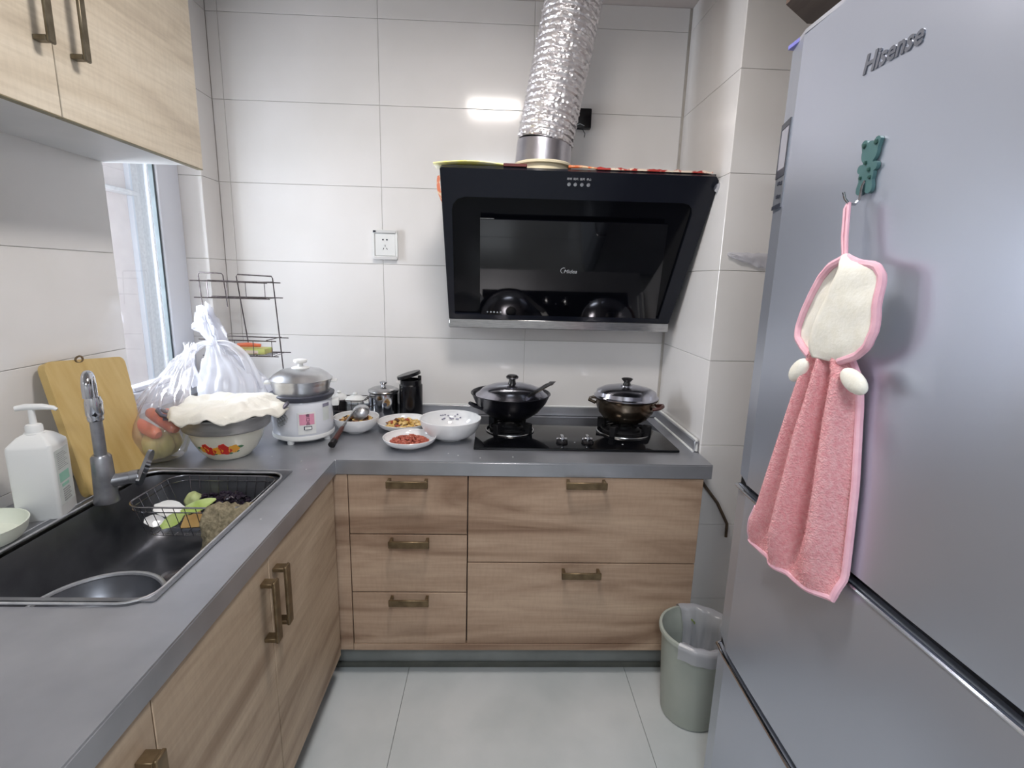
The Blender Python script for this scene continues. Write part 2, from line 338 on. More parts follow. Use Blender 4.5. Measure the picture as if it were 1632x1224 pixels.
def tiles(parent, rects, o, u, v, m):
    """rects in (u,v) metres from o, laid on the plane through o"""
    for (a0, a1, b0, b1) in rects:
        if a1-a0 < 0.012 or b1-b0 < 0.012: continue
        me = tile_mesh(a1-a0, b1-b0)
        if not me.materials: me.materials.append(M[m])
        t = bpy.data.objects.new('tile', me); C.objects.link(t); t.parent = parent
        mt = basis(Vector(o)+Vector(u)*a0+Vector(v)*b0, u, v); t.matrix_local = mt
def grid(us, vs, clip=None):
    return [(a, b, c, d) for a, b in zip(us, us[1:]) for c, d in zip(vs, vs[1:])]
zs = sorted([0.0]+[z for z in ROWS if 0.03 < z < CEIL-0.02]+[CEIL])
gap = 0.005
wb = structure('wall_back', box(B(), -0.73, 2.0, BY+gap, BY+0.1, 0, CEIL), 'grout')
tiles(wb, grid([-0.604, -0.559+0.0, 0.041, 0.641, 1.241-0.0, RX], [z for z in zs if z > 0.5]), (0, BY, 0), (1, 0, 0), (0, 0, 1), 'tile')
# left wall with the window opening (y 0.115..0.482, z 0.925..2.10)
WY0, WY1, WZ0, WZ1 = 0.115, 0.482, 0.925, 2.10
bm = B(); x0, x1 = LX-0.12, LX-gap
box(bm, x0, x1, -3.2, WY0, 0, CEIL); box(bm, x0, x1, WY0, BY+0.1, 0, WZ0); box(bm, x0, x1, WY0, BY+0.1, WZ1, CEIL); box(bm, -0.738, x1, WY1, BY+0.1, WZ0, WZ1); box(bm, x0, -0.738, 0.75, 0.85, WZ0, WZ1)
wl = structure('wall_left', bm, 'grout')
# tile plane facing +x: u = +y, v = +z
rects = [r for r in grid([-2.285, -1.685, -1.085, -0.485, WY0], [z for z in zs if z > 0.5])]
rects += grid([WY0, WY1], [0.82, 0.8495, WZ0]) + grid([WY0, WY1], [WZ1, 2.368, CEIL])
tiles(wl, rects, (LX, 0, 0), (0, 1, 0), (0, 0, 1), 'tile')
# boxed-in corner beside the window
wc = structure('wall_corner', box(B(), -0.730, -0.604-gap, WY1+gap, BY+0.05, 0, CEIL), 'grout')
zz = [z for z in zs if z > 0.8]
tiles(wc, grid([LX, -0.604], zz), (0, WY1, 0), (1, 0, 0), (0, 0, 1), 'tile')
tiles(wc, grid([WY1, BY], zz), (-0.604, 0, 0), (0, 1, 0), (0, 0, 1), 'tile')
# right: thick pier next to the hob, then the wall behind the fridge
wp = structure('wall_pier', box(B(), RX+gap, 1.95, CY+gap, BY+0.05, 0, CEIL), 'grout')
tiles(wp, grid([-BY, -CY], [z for z in zs if z > 0.5]), (RX, 0, 0), (0, -1, 0), (0, 0, 1), 'tile')
tiles(wp, grid([RX, 1.80], zs), (0, CY, 0), (1, 0, 0), (0, 0, 1), 'tile')
structure('wall_right', box(B(), 1.805, 1.92, -3.2, CY+gap, 0, CEIL), 'paint')
structure('wall_front', box(B(), -0.82, 1.92, -3.3, -3.2, 0, CEIL), 'paint')
structure('ceiling', box(B(), -0.85, 1.95, -3.3, 0.72, CEIL, CEIL+0.1), 'ceiling')
fl = structure('floor', box(B(), -0.85, 1.95, -3.3, 0.72, -0.1, -gap), 'floor_grout')
tiles(fl, grid([-0.577, 0.22, 1.017, 1.80], [-3.11, -2.31, -1.51, -0.71, 0.09]), (0, 0, 0), (1, 0, 0), (0, 1, 0), 'floor')

# window: frame, gasket, glass
wn = tag(obj('window_1', (lambda bm: (box(bm, -0.7165, LX+0.012, 0.352, WY1-0.001, WZ0+0.075, WZ1, 0.004), box(bm, -0.76, LX+0.012, WY0+0.001, WY1-0.001, WZ0+0.03, WZ0+0.075, 0.004), box(bm, -0.76, LX+0.020, WY0+0.001, WY1-0.001, WZ0+0.002, WZ0+0.032, 0.004), box(bm, -0.76, LX-0.02, WY0+0.001, WY1-0.001, WZ1-0.06, WZ1-0.001, 0.004))[0] and bm)(B()), 'pvc'), kind='structure')
obj('sash', box(B(), -0.735, LX+0.004, 0.128, 0.350, WZ0+0.076, WZ0+0.092, 0.003), 'pvc', wn)
obj('gasket', box(B(), LX-0.012, LX+0.006, 0.3425, 0.3512, WZ0+0.093, WZ1-0.06, 0.002), 'gasket', wn)
obj('pane', box(B(), -0.722, -0.717, WY0+0.002, 0.350, WZ0+0.09, WZ1-0.06), 'glass', wn)
# outside: a light-well wall seen through the pane
ob = structure('wall_outside', box(B(), -1.52, -1.4, 1.255, 3.2, -0.5, 4), 'outstucco')
tiles(ob, grid([-0.9, -0.2, 0.5, 1.24], [-0.4, 0.35, 0.80, 1.9, 2.6, 3.3]), (-1.40, 0, 0), (0, 1, 0), (0, 0, 1), 'outpink')
structure('wall_outside_return', box(B(), -1.405, -1.376, 1.241, 1.254, -0.5, 4), 'pvc')
structure('ledge_outside', box(B(), -1.40, -1.34, 0.2, 1.238, 1.78, 1.80, 0.004), 'outstucco')

# ------------------------------------------------------------------ ceiling lamp
t = thing('ceiling_lamp', 'square white flush ceiling lamp above the floor', 'lamp', (0.48, -0.48, CEIL))
obj('lamp_frame', plate_hole(B(), rrect(-0.168, 0.168, -0.168, 0.168, 0.03), rrect(-0.146, 0.146, -0.146, 0.146, 0.02), -0.055, -0.001), 'white', t)
obj('diffuser', prism(B(), rrect(-0.144, 0.144, -0.144, 0.144, 0.02), -0.052, -0.01), 'lampglow', t)
a = area('lamp_light', (0.48, -0.48, CEIL-0.06), (0, 0, -1), 0.29, 0.29, LAMP_POWER, (1.0, 0.93, 0.885))

# ------------------------------------------------------------------ worktop (one L with a sink hole)
outer = [(LX+0.002, -2.2), (0.0, -2.2), (0.0, 0.0), (1.2465, 0.0), (1.2465, BY-0.002), (-0.602, BY-0.002), (-0.602, WY1-0.002), (LX+0.002, WY1-0.002)]
hole = rrect(-0.515, -0.10, -0.758, -0.118, [0.012, 0.04, 0.05, 0.05])
t = thing('worktop', 'grey steel L-shaped worktop running along two walls', 'countertop', (0, 0, 0))
obj('slab', plate_hole(B(), outer, hole, H-0.004, H), 'steel_top', t, smooth=False)
bm = B(); box(bm, -0.020, 0.001, -2.2, 0.001, H-0.05, H-0.0035, 0.0015); box(bm, -0.02, 1.2475, -0.001, 0.018, H-0.05, H-0.0035, 0.0015); box(bm, 1.2285, 1.2475, 0.018, CY-0.002, H-0.05, H-0.0035, 0.0015)
obj('front_edge', bm, 'steel_top', t)
obj('corner_joint', box(B(), -0.004, 0.003, -0.004, 0.003, H-0.05, H+0.0005, 0.001), 'alu', t)
bm = B(); box(bm, -0.602, 1.246, BY-0.016, BY-0.002, H+0.0005, H+0.042, 0.003); obj('upstand', bm, 'steel_top', t)
bm = B(); box(bm, 1.232, 1.2485, CY+0.01, BY-0.018, H+0.0005, H+0.042, 0.003); obj('upstand', bm, 'steel_top', t, label='side upstand against the pier')
bm = B(); tube(bm, [(-0.60, BY-0.012, H+0.044), (1.24, BY-0.012, H+0.044)], 0.004); tube(bm, [(1.240, BY-0.02, H+0.044), (1.240, CY+0.012, H+0.044), (1.240, CY+0.012, H+0.004)], 0.005)
tube(bm, [(1.229, BY-0.03, H+0.003), (1.229, CY+0.012, H+0.003)], 0.004)
obj('sealant', bm, 'white', t, label='white silicone bead')

# ------------------------------------------------------------------ base cabinets
def pull(parent, c, horiz, L, out, m='bronze', t_=0.025):
    """bar pull: c centre of its back, horiz 'x','y','z' long axis; out = outward unit vector"""
    ax = {'x': Vector((1, 0, 0)), 'y': Vector((0, 1, 0)), 'z': Vector((0, 0, 1))}[horiz]; o = Vector(out); s = o.cross(ax)
    mt = basis(c, ax, s, o); bm = B()
    for k in (-1, 1): box(bm, k*(L/2-0.008)-0.005, k*(L/2-0.008)+0.005, -t_/2, t_/2, 0.0005, 0.026, 0.001, mtx=mt)
    box(bm, -L/2, L/2, -t_/2, t_/2, 0.0255, 0.033, 0.002, mtx=mt)
    return obj('handle', bm, m, parent)
t = thing('drawer_cabinet', 'oak cabinet with three stacked drawers left of the wide drawers', 'cabinet', (0, 0, 0))
obj('body', box(B(), 0.034, 0.4315, 0.021, 0.58, 0.112, H-0.052), 'darkwood', t)
for (a0, a1, hx) in ((0.5595, 0.768, 0.235), (0.342, 0.5555, 0.238), (0.139, 0.338, 0.235)):
    d = obj('drawer', box(B(), 0.038, 0.4295, 0.002, 0.020, a0, a1, 0.0012), 'wood_x', t)
    pull(d, (hx, 0.002, a1-0.021), 'x', 0.136, (0, -1, 0))
t2 = thing('wide_drawer_cabinet', 'oak cabinet with two wide deep drawers under the hob', 'cabinet', (0, 0, 0))
obj('body', box(B(), 0.4325, 1.222, 0.021, 0.58, 0.112, H-0.052), 'darkwood', t2)
for (a0, a1) in ((0.4575, 0.768), (0.139, 0.4535)):
    d = obj('drawer', box(B(), 0.4335, 1.222, 0.002, 0.020, a0, a1, 0.0012), 'wood_x', t2)
    pull(d, (0.823, 0.002, a1-0.017 if a1 > 0.6 else a1-0.03), 'x', 0.136, (0, -1, 0))
tag(obj('bottom_rail', box(B(), 0.036, 1.222, 0.0005, 0.020, 0.112, 0.1375, 0.001), 'wood_x'), 'long oak rail under the bottom drawers above the grey plinth', 'rail')
tag(obj('filler_panel', box(B(), -0.017, 0.035, 0.002, 0.020, 0.112, 0.768, 0.001), 'wood_x'), 'narrow oak filler strip in the inner corner of the cabinets', 'panel')
tag(obj('plinth', box(B(), -0.058, 1.222, 0.055, 0.075, 0.012, 0.1115, 0.001), 'kick'), 'grey plinth board below the drawer cabinets', 'plinth')
tag(obj('plinth_seal', box(B(), -0.056, 1.222, 0.048, 0.054, 0.0005, 0.022, 0.001), 'kickdark'), 'dark sealing strip along the foot of the grey plinth', 'trim')
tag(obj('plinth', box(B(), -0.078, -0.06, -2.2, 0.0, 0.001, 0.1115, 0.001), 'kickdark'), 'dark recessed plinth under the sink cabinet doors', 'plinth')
edges = [-0.021, -0.500, -0.905, -1.32, -1.74, -2.19]
for i, (nm, lb) in enumerate((('sink_cabinet', 'oak base cabinet with two doors under the sink, pair of bronze pulls'), ('base_cabinet', 'oak base cabinet at the lower left picture corner, one bronze pull in view'))):
    t = thing(nm, lb, 'cabinet', (0, 0, 0))
    ya, yb = (edges[2], edges[0]) if i == 0 else (edges[4], edges[2])
    obj('body', box(B(), -0.60, -0.024, ya+0.002, yb-0.002, 0.112, 0.60), 'darkwood', t)
    for k in range(2):
        e1, e0 = edges[2*i+k], edges[2*i+k+1]
        d = obj('door', box(B(), -0.022, -0.003, e0+0.0012, e1-0.0012, 0.112, 0.768, 0.0012), 'wood_y', t)
        if i == 0: yy = e0+0.030 if k == 0 else e1-0.034
        else: yy = e1-0.036 if k == 0 else e0+0.05
        pull(d, (-0.003, yy, 0.652 if i == 0 else 0.628), 'z', 0.155, (1, 0, 0))

# ------------------------------------------------------------------ wall cabinet upper left
t = thing('wall_cabinet', 'oak wall cabinet, coloured as if lit, at upper left with long bronze pulls', 'cabinet', (0, 0, 0))
obj('body', box(B(), LX+0.002, -0.421, -1.3, 0.118, 1.727, CEIL-0.002), 'carcass', t)
for (e0, e1, hy) in ((-0.400, 0.1205, -0.350), (-0.855, -0.402, -0.440), (-1.30, -0.857, -0.9)):
    d = obj('door', box(B(), -0.419, -0.402, e0, e1, 1.716, CEIL-0.004, 0.0012), 'wood_up', t)
    obj('door_edge', box(B(), -0.4192, -0.4018, e0+0.001, e1-0.001, 1.7145, 1.7165), 'edge', d)
    pull(d, (-0.402, hy, 1.84+0.09), 'z', 0.18, (1, 0, 0), 'bronze_up', 0.018)

# ------------------------------------------------------------------ sink
t = thing('sink', 'large dark grey steel sink set into the left worktop', 'sink', (0, 0, 0))
ins = rrect(-0.508, -0.107, -0.751, -0.125, [0.05, 0.05, 0.05, 0.05])
def ring(d, z, r):
    return [(x, y, z) for x, y in rrect(-0.508+d, -0.107-d, -0.751+d, -0.125-d, r)]
bm = B(); loft(bm, [ring(0.0, 0.812, 0.045), ring(0.004, 0.79, 0.05), ring(0.012, 0.66, 0.05), ring(0.030, 0.625, 0.055), ring(0.06, 0.618, 0.06)], True)
bm.faces.new([v for v in bm.verts][-24:]); obj('bowl', bm, 'sink', t, angle=60)
obj('rim', plate_hole(B(), rrect(-0.534, -0.094, -0.745, -0.104, [0.006, 0.03, 0.03, 0.006]), rrect(-0.511, -0.107, -0.735, -0.125, [0.05, 0.05, 0.05, 0.03]), H+0.0008, H+0.003), 'worktop_rim', t)
bm = B(); tube(bm, [(x, y, H+0.003) for x, y in rrect(-0.513, -0.105, -0.753, -0.123, 0.05)], 0.0028, 8, True); obj('rim_bead', bm, 'sinkrim', t)
bm = B(); tube(bm, [(-0.51, -0.745, H+0.004), (-0.533, -0.70, H+0.004), (-0.533, -0.13, H+0.004), (-0.51, -0.105, H+0.004), (-0.096, -0.105, H+0.004)], 0.002, 6); obj('rim_bead', bm, 'sinkrim', t)
obj('drain', lathe(B(), [(0, -0.002), (0.03, -0.002), (0.045, 0.002), (0.05, 0.0)], -0.31, -0.36, 0.622), 'steel', t)
t = thing('wash_bowl', 'round steel wash bowl standing in the near end of the sink', 'bowl', (-0.338, -0.590, 0.6185))
obj('bowl', lathe(B(), [(0, 0), (0.06, 0), (0.09, 0.012), (0.115, 0.045), (0.128, 0.078), (0.126, 0.079), (0.112, 0.047), (0.088, 0.016), (0.06, 0.004), (0, 0.004)]), 'sink', t)
bm = B(); tube(bm, arc((0, 0, 0.080), 0.130, 0, 352.5, 47), 0.006, 8, True); obj('rim', bm, 'sinkrim', t)

# wire sink basket and what lies in it
t = thing('wire_basket', 'oblong wire strainer basket hooked in the far end of the sink', 'basket', (0, 0, 0))
bt = rrect(-0.435, -0.125, -0.345, -0.126, 0.045, 5); bb = rrect(-0.405, -0.155, -0.320, -0.150, 0.035, 5); bu = rrect(-0.432, -0.128, -0.342, -0.129, 0.045, 5)
bm = B(); tube(bm, [(x, y, 0.812) for x, y in bt], 0.0026, 8, True); obj('rim', bm, 'wire2', t)
bm = B(); tube(bm, [(x, y, 0.797) for x, y in bu], 0.0018, 6, True); tube(bm, [(x, y, 0.722) for x, y in bb], 0.0016, 6, True)
for s in range(9):
    xx = -0.39+s*0.028
    tube(bm, [(xx, -0.345, 0.812), (xx*0.92-0.02, -0.322, 0.722), (xx*0.92-0.02, -0.148, 0.722), (xx, -0.126, 0.812)], 0.0011, 5)
for s in range(6):
    yy = -0.31+s*0.03
    tube(bm, [(-0.435, yy, 0.812), (-0.405, yy, 0.722), (-0.155, yy, 0.722), (-0.125, yy, 0.812)], 0.0011, 5)
obj('wires', bm, 'wire2', t)
tag(obj('cabbage_core', blob(B(), (-0.352, -0.178, 0.752), (0.026, 0.024, 0.030), 3, 0.006, 60), 'palecuke'), 'pale green lumpy vegetable core in the sink basket', 'vegetable')
bm = B(); random.seed(3)
for i in range(70):
    a = random.random()*2*PI; q = random.random()**0.5
    blob(bm, (-0.262+0.072*q*math.cos(a), -0.182+0.030*q*math.sin(a), 0.742+random.random()*0.034), (0.010, 0.009, 0.006), 1, 0.006, 80)
tag(obj('black_fungus', bm, 'fungus'), 'heap of wet black wood-ear scraps at the back of the sink basket', 'food scraps', kind='stuff')
def leaf(c, l, wd, rz, tilt, m, name, label, curl=0.3, roll=0.0):
    bm = B(); rows = []
    mt = Matrix.Translation(c) @ Matrix.Rotation(rz, 4, 'Z') @ Matrix.Rotation(tilt, 4, 'Y') @ Matrix.Rotation(roll, 4, 'X')
    for s, zo in ((1, 0.0), (-1, -0.0016)):
        rws = []
        for i in range(9):
            u = i/8; ww = wd*(math.sin(PI*min(0.97, max(0.06, u)))**0.6)
            rws.append([mt @ Vector(((u-0.5)*l, ww*(v-0.5), zo+curl*wd*((v-0.5)**2)+0.004*noise.noise(Vector((u*5, v*5, l*90))))) for v in (0, 0.25, 0.5, 0.75, 1)])
        loft(bm, rws)
    return tag(obj(name, bm, m), label, 'vegetable')
leaf((-0.372, -0.258, 0.766), 0.075, 0.050, 0.5, 0.30, 'white', 'radish_peel', 'white vegetable peel behind the front wires of the sink basket', roll=0.75)
leaf((-0.388, -0.300, 0.752), 0.046, 0.034, 0.6, 0.3, 'whitegloss', 'radish_peel', 'small white peel at the near left corner of the sink basket', roll=0.9)
leaf((-0.312, -0.232, 0.762), 0.095, 0.036, 0.55, -0.25, 'greens', 'cabbage_leaf', 'long bright green leaf strip beside the pale core in the sink', roll=0.6)
leaf((-0.345, -0.292, 0.750), 0.060, 0.034, 0.8, -0.4, 'greens', 'cabbage_leaf', 'short bright green leaf at the front wires of the sink basket', roll=0.7)
mt = Matrix.Translation((-0.283, -0.286, 0.752)) @ Matrix.Rotation(0.25, 4, 'Z') @ Matrix.Rotation(0.75, 4, 'X')
tag(obj('cardboard_scrap', prism(B(), [(-0.038, -0.022), (0.040, -0.024), (0.034, 0.010), (0.012, 0.006), (0.004, 0.022), (-0.02, 0.012), (-0.03, 0.016)], -0.002, 0.002, mt), 'card'), 'torn tan cardboard scrap in the front of the sink basket', 'scrap')
bm = B(); rows = []
for i in range(26):
    u = i/25
    row = []
    for j in range(22):
        v = j/21
        # hangs from inside the basket, over its near rim and down outside
        px = -0.222+0.110*v+0.02*math.sin(3*v)*(1-u); 
        if u < 0.5: py = -0.205-0.29*u; pz = 0.756+0.122*u + 0.010*v
        else: q = (u-0.5)*2; py = -0.352-0.02*math.sin(q*2)-0.02*q; pz = 0.815-0.105*q+0.015*v*q
        n = noise.noise(Vector((u*4, v*4, 2)))*0.012+noise.noise(Vector((u*13, v*13, 5)))*0.006
        row.append((px+n, py-0.01*v*(1-v)+n*0.8, pz+n*(1.2 if u < .5 else .3)))
    rows.append(row)
loft(bm, rows); r = tag(obj('dish_rag', bm, 'rag', angle=80), 'grey-beige knitted rag draped over the near rim of the sink basket', 'cloth')
s_ = r.modifiers.new('thick', 'SOLIDIFY'); s_.thickness = 0.004

# ------------------------------------------------------------------ faucet
t = thing('faucet', 'dull chrome pillar tap with a side lever behind the sink', 'faucet', (-0.475, -0.335, H+0.0035))
obj('body', lathe(B(), [(0, 0), (0.028, 0), (0.029, 0.004), (0.0255, 0.02), (0.0235, 0.07), (0.022, 0.12), (0.018, 0.126), (0, 0.126)]), 'faucet', t)
obj('riser', lathe(B(), [(0, 0.12), (0.0135, 0.12), (0.0130, 0.26), (0, 0.26)]), 'faucet', t)
obj('collar', lathe(B(), [(0, 0.215), (0.016, 0.215), (0.0175, 0.222), (0.0165, 0.226), (0.019, 0.232), (0.0185, 0.262), (0.0155, 0.275), (0, 0.276)]), 'chrome', t)
d = Vector((0.45, -0.75, 0)).normalized(); pts = [(0, 0, 0.268)]
for i in range(13):
    a = PI*i/12; rr = 0.030
    p = d*(rr-rr*math.cos(a)); pts.append((p.x, p.y, 0.305+rr*1.0*math.sin(a)))
pts.append((d.x*0.06, d.y*0.06, 0.285))
bm = B(); tube(bm, pts, 0.0115, 14); obj('spout', bm, 'chrome', t)
ld = Vector((0.90, 0.36, 0.10)).normalized()
bm = B(); tube(bm, [tuple(Vector((0, 0, 0.052))+ld*q) for q in (0.0, 0.02, 0.055, 0.056, 0.075)], [0.020, 0.017, 0.016, 0.0175, 0.0175], 18); obj('valve', bm, 'faucet', t)
mt = basis((ld.x*0.078, ld.y*0.078, 0.055), (0.10, 0.55, 0.80), ld.cross(Vector((0.10, 0.55, 0.80))).normalized())
bm = B(); prism(bm, rrect(-0.022, 0.074, -0.017, 0.017, 0.0165), -0.004, 0.004, mt); obj('lever', bm, 'chrome', t)

# ------------------------------------------------------------------ chopping board
t = thing('chopping_board', 'worn bamboo chopping board leaning on the left wall behind the tap', 'board', (0, 0, 0))
BL, BR, TL, TR = Vector((-0.532, -0.318, H+0.004)), Vector((-0.532, -0.075, H+0.004)), Vector((-0.667, -0.238, 1.165)), Vector((-0.667, 0.040, 1.135))
ux = (BR-BL).normalized(); uy = ((TL-BL) - ux*(TL-BL).dot(ux)).normalized(); nn = ux.cross(uy)
def bp(p): q = p-BL; return (q.dot(ux), q.dot(uy))
quad = [bp(BL), bp(BR), bp(TR), bp(TL)]
poly = []
for i in range(4):
    p0, p1, p2 = Vector(quad[i-1]), Vector(quad[i]), Vector(quad[(i+1) % 4]); r = 0.026
    a_ = p1+(p0-p1).normalized()*r; b_ = p1+(p2-p1).normalized()*r
    for k in range(6): s = k/5; poly.append(tuple((1-s)**2*a_+2*s*(1-s)*p1+s*s*b_))
mt = basis(BL, ux, uy, nn)
bm = B(); prism(bm, poly, -0.020, 0.0, mt); bmesh.ops.bevel(bm, geom=[e for e in bm.edges if len(e.link_faces) == 2 and e.calc_face_angle(0) > 1.2], offset=0.003, segments=2, affect='EDGES')
obj('board', bm, 'board', t)
hc = TL.lerp(TR, 0.40)+nn*0.002-uy*0.004
bm = B(); tube(bm, [tuple(hc+ux*0.013*math.cos(q*PI/6)+uy*(0.008*math.sin(q*PI/6)+0.004)+nn*(0.004+0.004*math.sin(q*PI/6))) for q in range(12)], 0.0028, 8, True); obj('hanging_ring', bm, 'bronze', t, label='dark metal ring')

# ------------------------------------------------------------------ soap bottle and dish
t = thing('soap_bottle', 'tall white pump bottle of dish soap left of the tap', 'bottle', (-0.566, -0.402, H+0.0005), math.radians(17))
bm = B(); W2, D2 = 0.044, 0.042
pts0 = rrect(-W2, W2, -D2, D2, 0.008, 3)
sc = [(1.0, 0.003), (1.0, 0.175), (0.97, 0.182), (0.62, 0.200), (0.36, 0.207)]
rows = [[(x*0.97, y*0.97, 0) for x, y in pts0]]+[[(x*s, y*s, z) for x, y in pts0] for s, z in sc]
loft(bm, rows, True); bm.verts.ensure_lookup_table(); bm.faces.new(bm.verts[:16]); bm.faces.new(bm.verts[-16:]); obj('body', bm, 'white', t, angle=30)
obj('cap', lathe(B(), [(0, 0.203), (0.020, 0.203), (0.020, 0.207), (0.0165, 0.208), (0.0165, 0.222), (0.014, 0.226), (0.007, 0.228), (0.006, 0.262), (0, 0.262)]), 'white', t)
bm = B(); tube(bm, [(-0.028, -0.004, 0.266), (-0.01, 0, 0.268), (0.02, 0.002, 0.267), (0.040, 0.004, 0.263), (0.047, 0.004, 0.258)], [0.006, 0.008, 0.0075, 0.0055, 0.004], 10); obj('pump_head', bm, 'white', t)
lb = obj('label', box(B(), W2+0.0002, W2+0.0008, -0.034, 0.030, 0.03, 0.165), 'soap_label', t)
bm = B(); box(bm, W2+0.001, W2+0.0013, -0.026, 0.018, 0.085, 0.108); box(bm, W2+0.001, W2+0.0013, -0.020, 0.012, 0.072, 0.080); obj('green_print', bm, 'soap_green', lb)
bm = B()
for k in range(9): box(bm, W2+0.001, W2+0.0013, -0.026, 0.02-0.006*(k % 3), 0.118+k*0.0046, 0.1195+k*0.0046)
for k in range(6): box(bm, W2+0.001, W2+0.0013, -0.018, 0.016-0.005*(k % 2), 0.036+k*0.0055, 0.039+k*0.0055)
obj('small_print', bm, 'greyprint', lb)['kind'] = 'stuff'
t = thing('plastic_dish', 'pale round plastic dish at the left picture edge beside the soap bottle', 'dish', (-0.605, -0.545, H+0.0005))
obj('dish', lathe(B(), [(0, 0), (0.065, 0), (0.082, 0.004), (0.090, 0.016), (0.094, 0.034), (0.0955, 0.038), (0.093, 0.038), (0.087, 0.018), (0.078, 0.008), (0, 0.006)], fn=lambda r, z, a: (r, z)), 'dish', t)

# ------------------------------------------------------------------ produce bag, bags on the rack
t = thing('squash', 'yellow-green ribbed squash in a thin bag behind the board', 'vegetable', (-0.565, -0.005, H+0.0015))
sq = B(); lathe(sq, [(0, 0.006), (0.03, 0.0), (0.058, 0.018), (0.073, 0.05), (0.066, 0.085), (0.045, 0.104), (0.015, 0.106), (0, 0.101)], seg=64, fn=lambda r, z, a: (1.07*r*(1-0.13*abs(math.cos(a*4))**8), z*0.84))
obj('flesh', sq, 'squash', t, angle=80)
obj('stem', lathe(B(), [(0, 0.082), (0.009, 0.082), (0.006, 0.096), (0, 0.098)], seg=10), 'darkgreen', t)
for i, (p, q, lb) in enumerate((((-0.590, 0.022, 0.968), (-0.487, -0.010, 0.915), 'orange carrot lying uppermost in the thin bag on the squash'), ((-0.575, 0.072, 0.950), (-0.482, 0.050, 0.918), 'orange carrot behind the uppermost one in the thin bag'), ((-0.610, -0.020, 0.945), (-0.512, -0.058, 0.913), 'orange carrot in front in the thin bag, tip towards the enamel basin'))):
    bm = B(); p, q = Vector(p), Vector(q); tube(bm, [p.lerp(q, s) for s in (0, 0.08, 0.3, 0.6, 0.9, 1)], [0.009, 0.017, 0.019, 0.019, 0.018, 0.011], 14); tag(obj('carrot', bm, 'carrot'), lb, 'vegetable', 'carrots in the bag')
def bagloft(rings, pleats, n=72, seed=0):
    bm = B(); rows = []
    for k, (cx, cy, cz, rx, ry, amp) in enumerate(rings):
        row = []
        for i in range(n):
            a = 2*PI*i/n
            m_ = 1+amp*(math.sin(pleats*a+seed)*0.5+0.9*noise.noise(Vector((3*math.cos(a), 3*math.sin(a), k*0.25+seed))))
            row.append((cx+rx*m_*math.cos(a), cy+ry*m_*math.sin(a), cz+0.012*amp*4*noise.noise(Vector((2.5*math.cos(a), 2.5*math.sin(a), k*0.5+9+seed)))))
        rows.append(row)
    return rows
def interp(keys, n):
    out = []
    for i in range(n):
        f = i/(n-1)*(len(keys)-1); k = min(int(f), len(keys)-2); s = f-k
        out.append(tuple(a*(1-s)+b*s for a, b in zip(keys[k], keys[k+1])))
    return out
t = thing('produce_bag', 'thin clear plastic bag pulled up from the squash to the rack', 'bag', (0, 0, 0))
bm = B(); loft(bm, bagloft(interp([(-0.562, -0.005, 0.8225, 0.030, 0.030, 0.1), (-0.562, -0.005, 0.825, 0.080, 0.076, 0.05), (-0.558, -0.005, 0.87, 0.094, 0.088, 0.05), (-0.548, 0.0, 0.93, 0.094, 0.084, 0.10), (-0.560, 0.04, 0.99, 0.066, 0.070, 0.28), (-0.572, 0.12, 1.05, 0.042, 0.050, 0.35), (-0.580, 0.20, 1.095, 0.026, 0.032, 0.4), (-0.585, 0.26, 1.125, 0.012, 0.014, 0.4), (-0.585, 0.275, 1.145, 0.018, 0.016, 0.5)], 30), 11, seed=2), True)
obj('film', bm, 'bag2', t, angle=80)
bm = B()
for s in (-1, 1):
    rows = []
    for i in range(15):
        u = i/14; p = Vector((-0.585, 0.27, 1.12)).lerp(Vector((-0.560+0.055*s, 0.06, 0.985)), u); p += Vector((0.02*s*math.sin(PI*u), 0, 0.012*math.sin(PI*u)))
        rows.append([p+Vector((0.010*(v-0.5)*(1+u), 0, 0.004*math.sin(v*6))) for v in (0, .33, .66, 1)])
    loft(bm, rows)
obj('strap', bm, 'bag', t, angle=80)
t = thing('carrier_bag', 'white plastic carrier bag hung by its handles on the wire rack', 'bag', (0, 0, 0))
bm = B(); loft(bm, bagloft(interp([(-0.44, 0.275, 0.850, 0.07, 0.05, 0.1), (-0.44, 0.275, 0.90, 0.120, 0.062, 0.10), (-0.445, 0.28, 0.97, 0.128, 0.060, 0.12), (-0.455, 0.29, 1.03, 0.112, 0.045, 0.18), (-0.475, 0.30, 1.07, 0.080, 0.032, 0.28), (-0.500, 0.31, 1.12, 0.042, 0.024, 0.4), (-0.513, 0.315, 1.16, 0.026, 0.020, 0.5)], 26), 13, seed=5), True)
obj('film', bm, 'bag', t, angle=80)
bm = B(); loft(bm, bagloft(interp([(-0.510, 0.315, 1.15, 0.018, 0.014, 0.5), (-0.530, 0.318, 1.20, 0.036, 0.022, 0.9), (-0.545, 0.32, 1.235, 0.026, 0.018, 1.1), (-0.550, 0.32, 1.265, 0.016, 0.010, 1.3)], 14), 7, seed=8), True)
obj('gathered_top', bm, 'bag', t, angle=80)
def strap(bm, pts, w0, w1):
    rows = []; n = 22
    P = [Vector(p) for p in pts]
    for i in range(n+1):
        f = i/n*(len(P)-1); k = min(int(f), len(P)-2); s = f-k
        a = P[max(k-1, 0)]; b = P[k]; c = P[k+1]; d_ = P[min(k+2, len(P)-1)]
        p = 0.5*((2*b)+(c-a)*s+(2*a-5*b+4*c-d_)*s*s+(3*b-a-3*c+d_)*s**3)
        tg = (c-b).normalized(); sd = tg.cross(Vector((0.1, 1, 0))).normalized(); w_ = w0+(w1-w0)*i/n
        rows.append([p+sd*w_*(v-0.5)+Vector((0, -0.006*math.sin(v*9), 0)) for v in (0, .2, .4, .6, .8, 1)])
    loft(bm, rows)
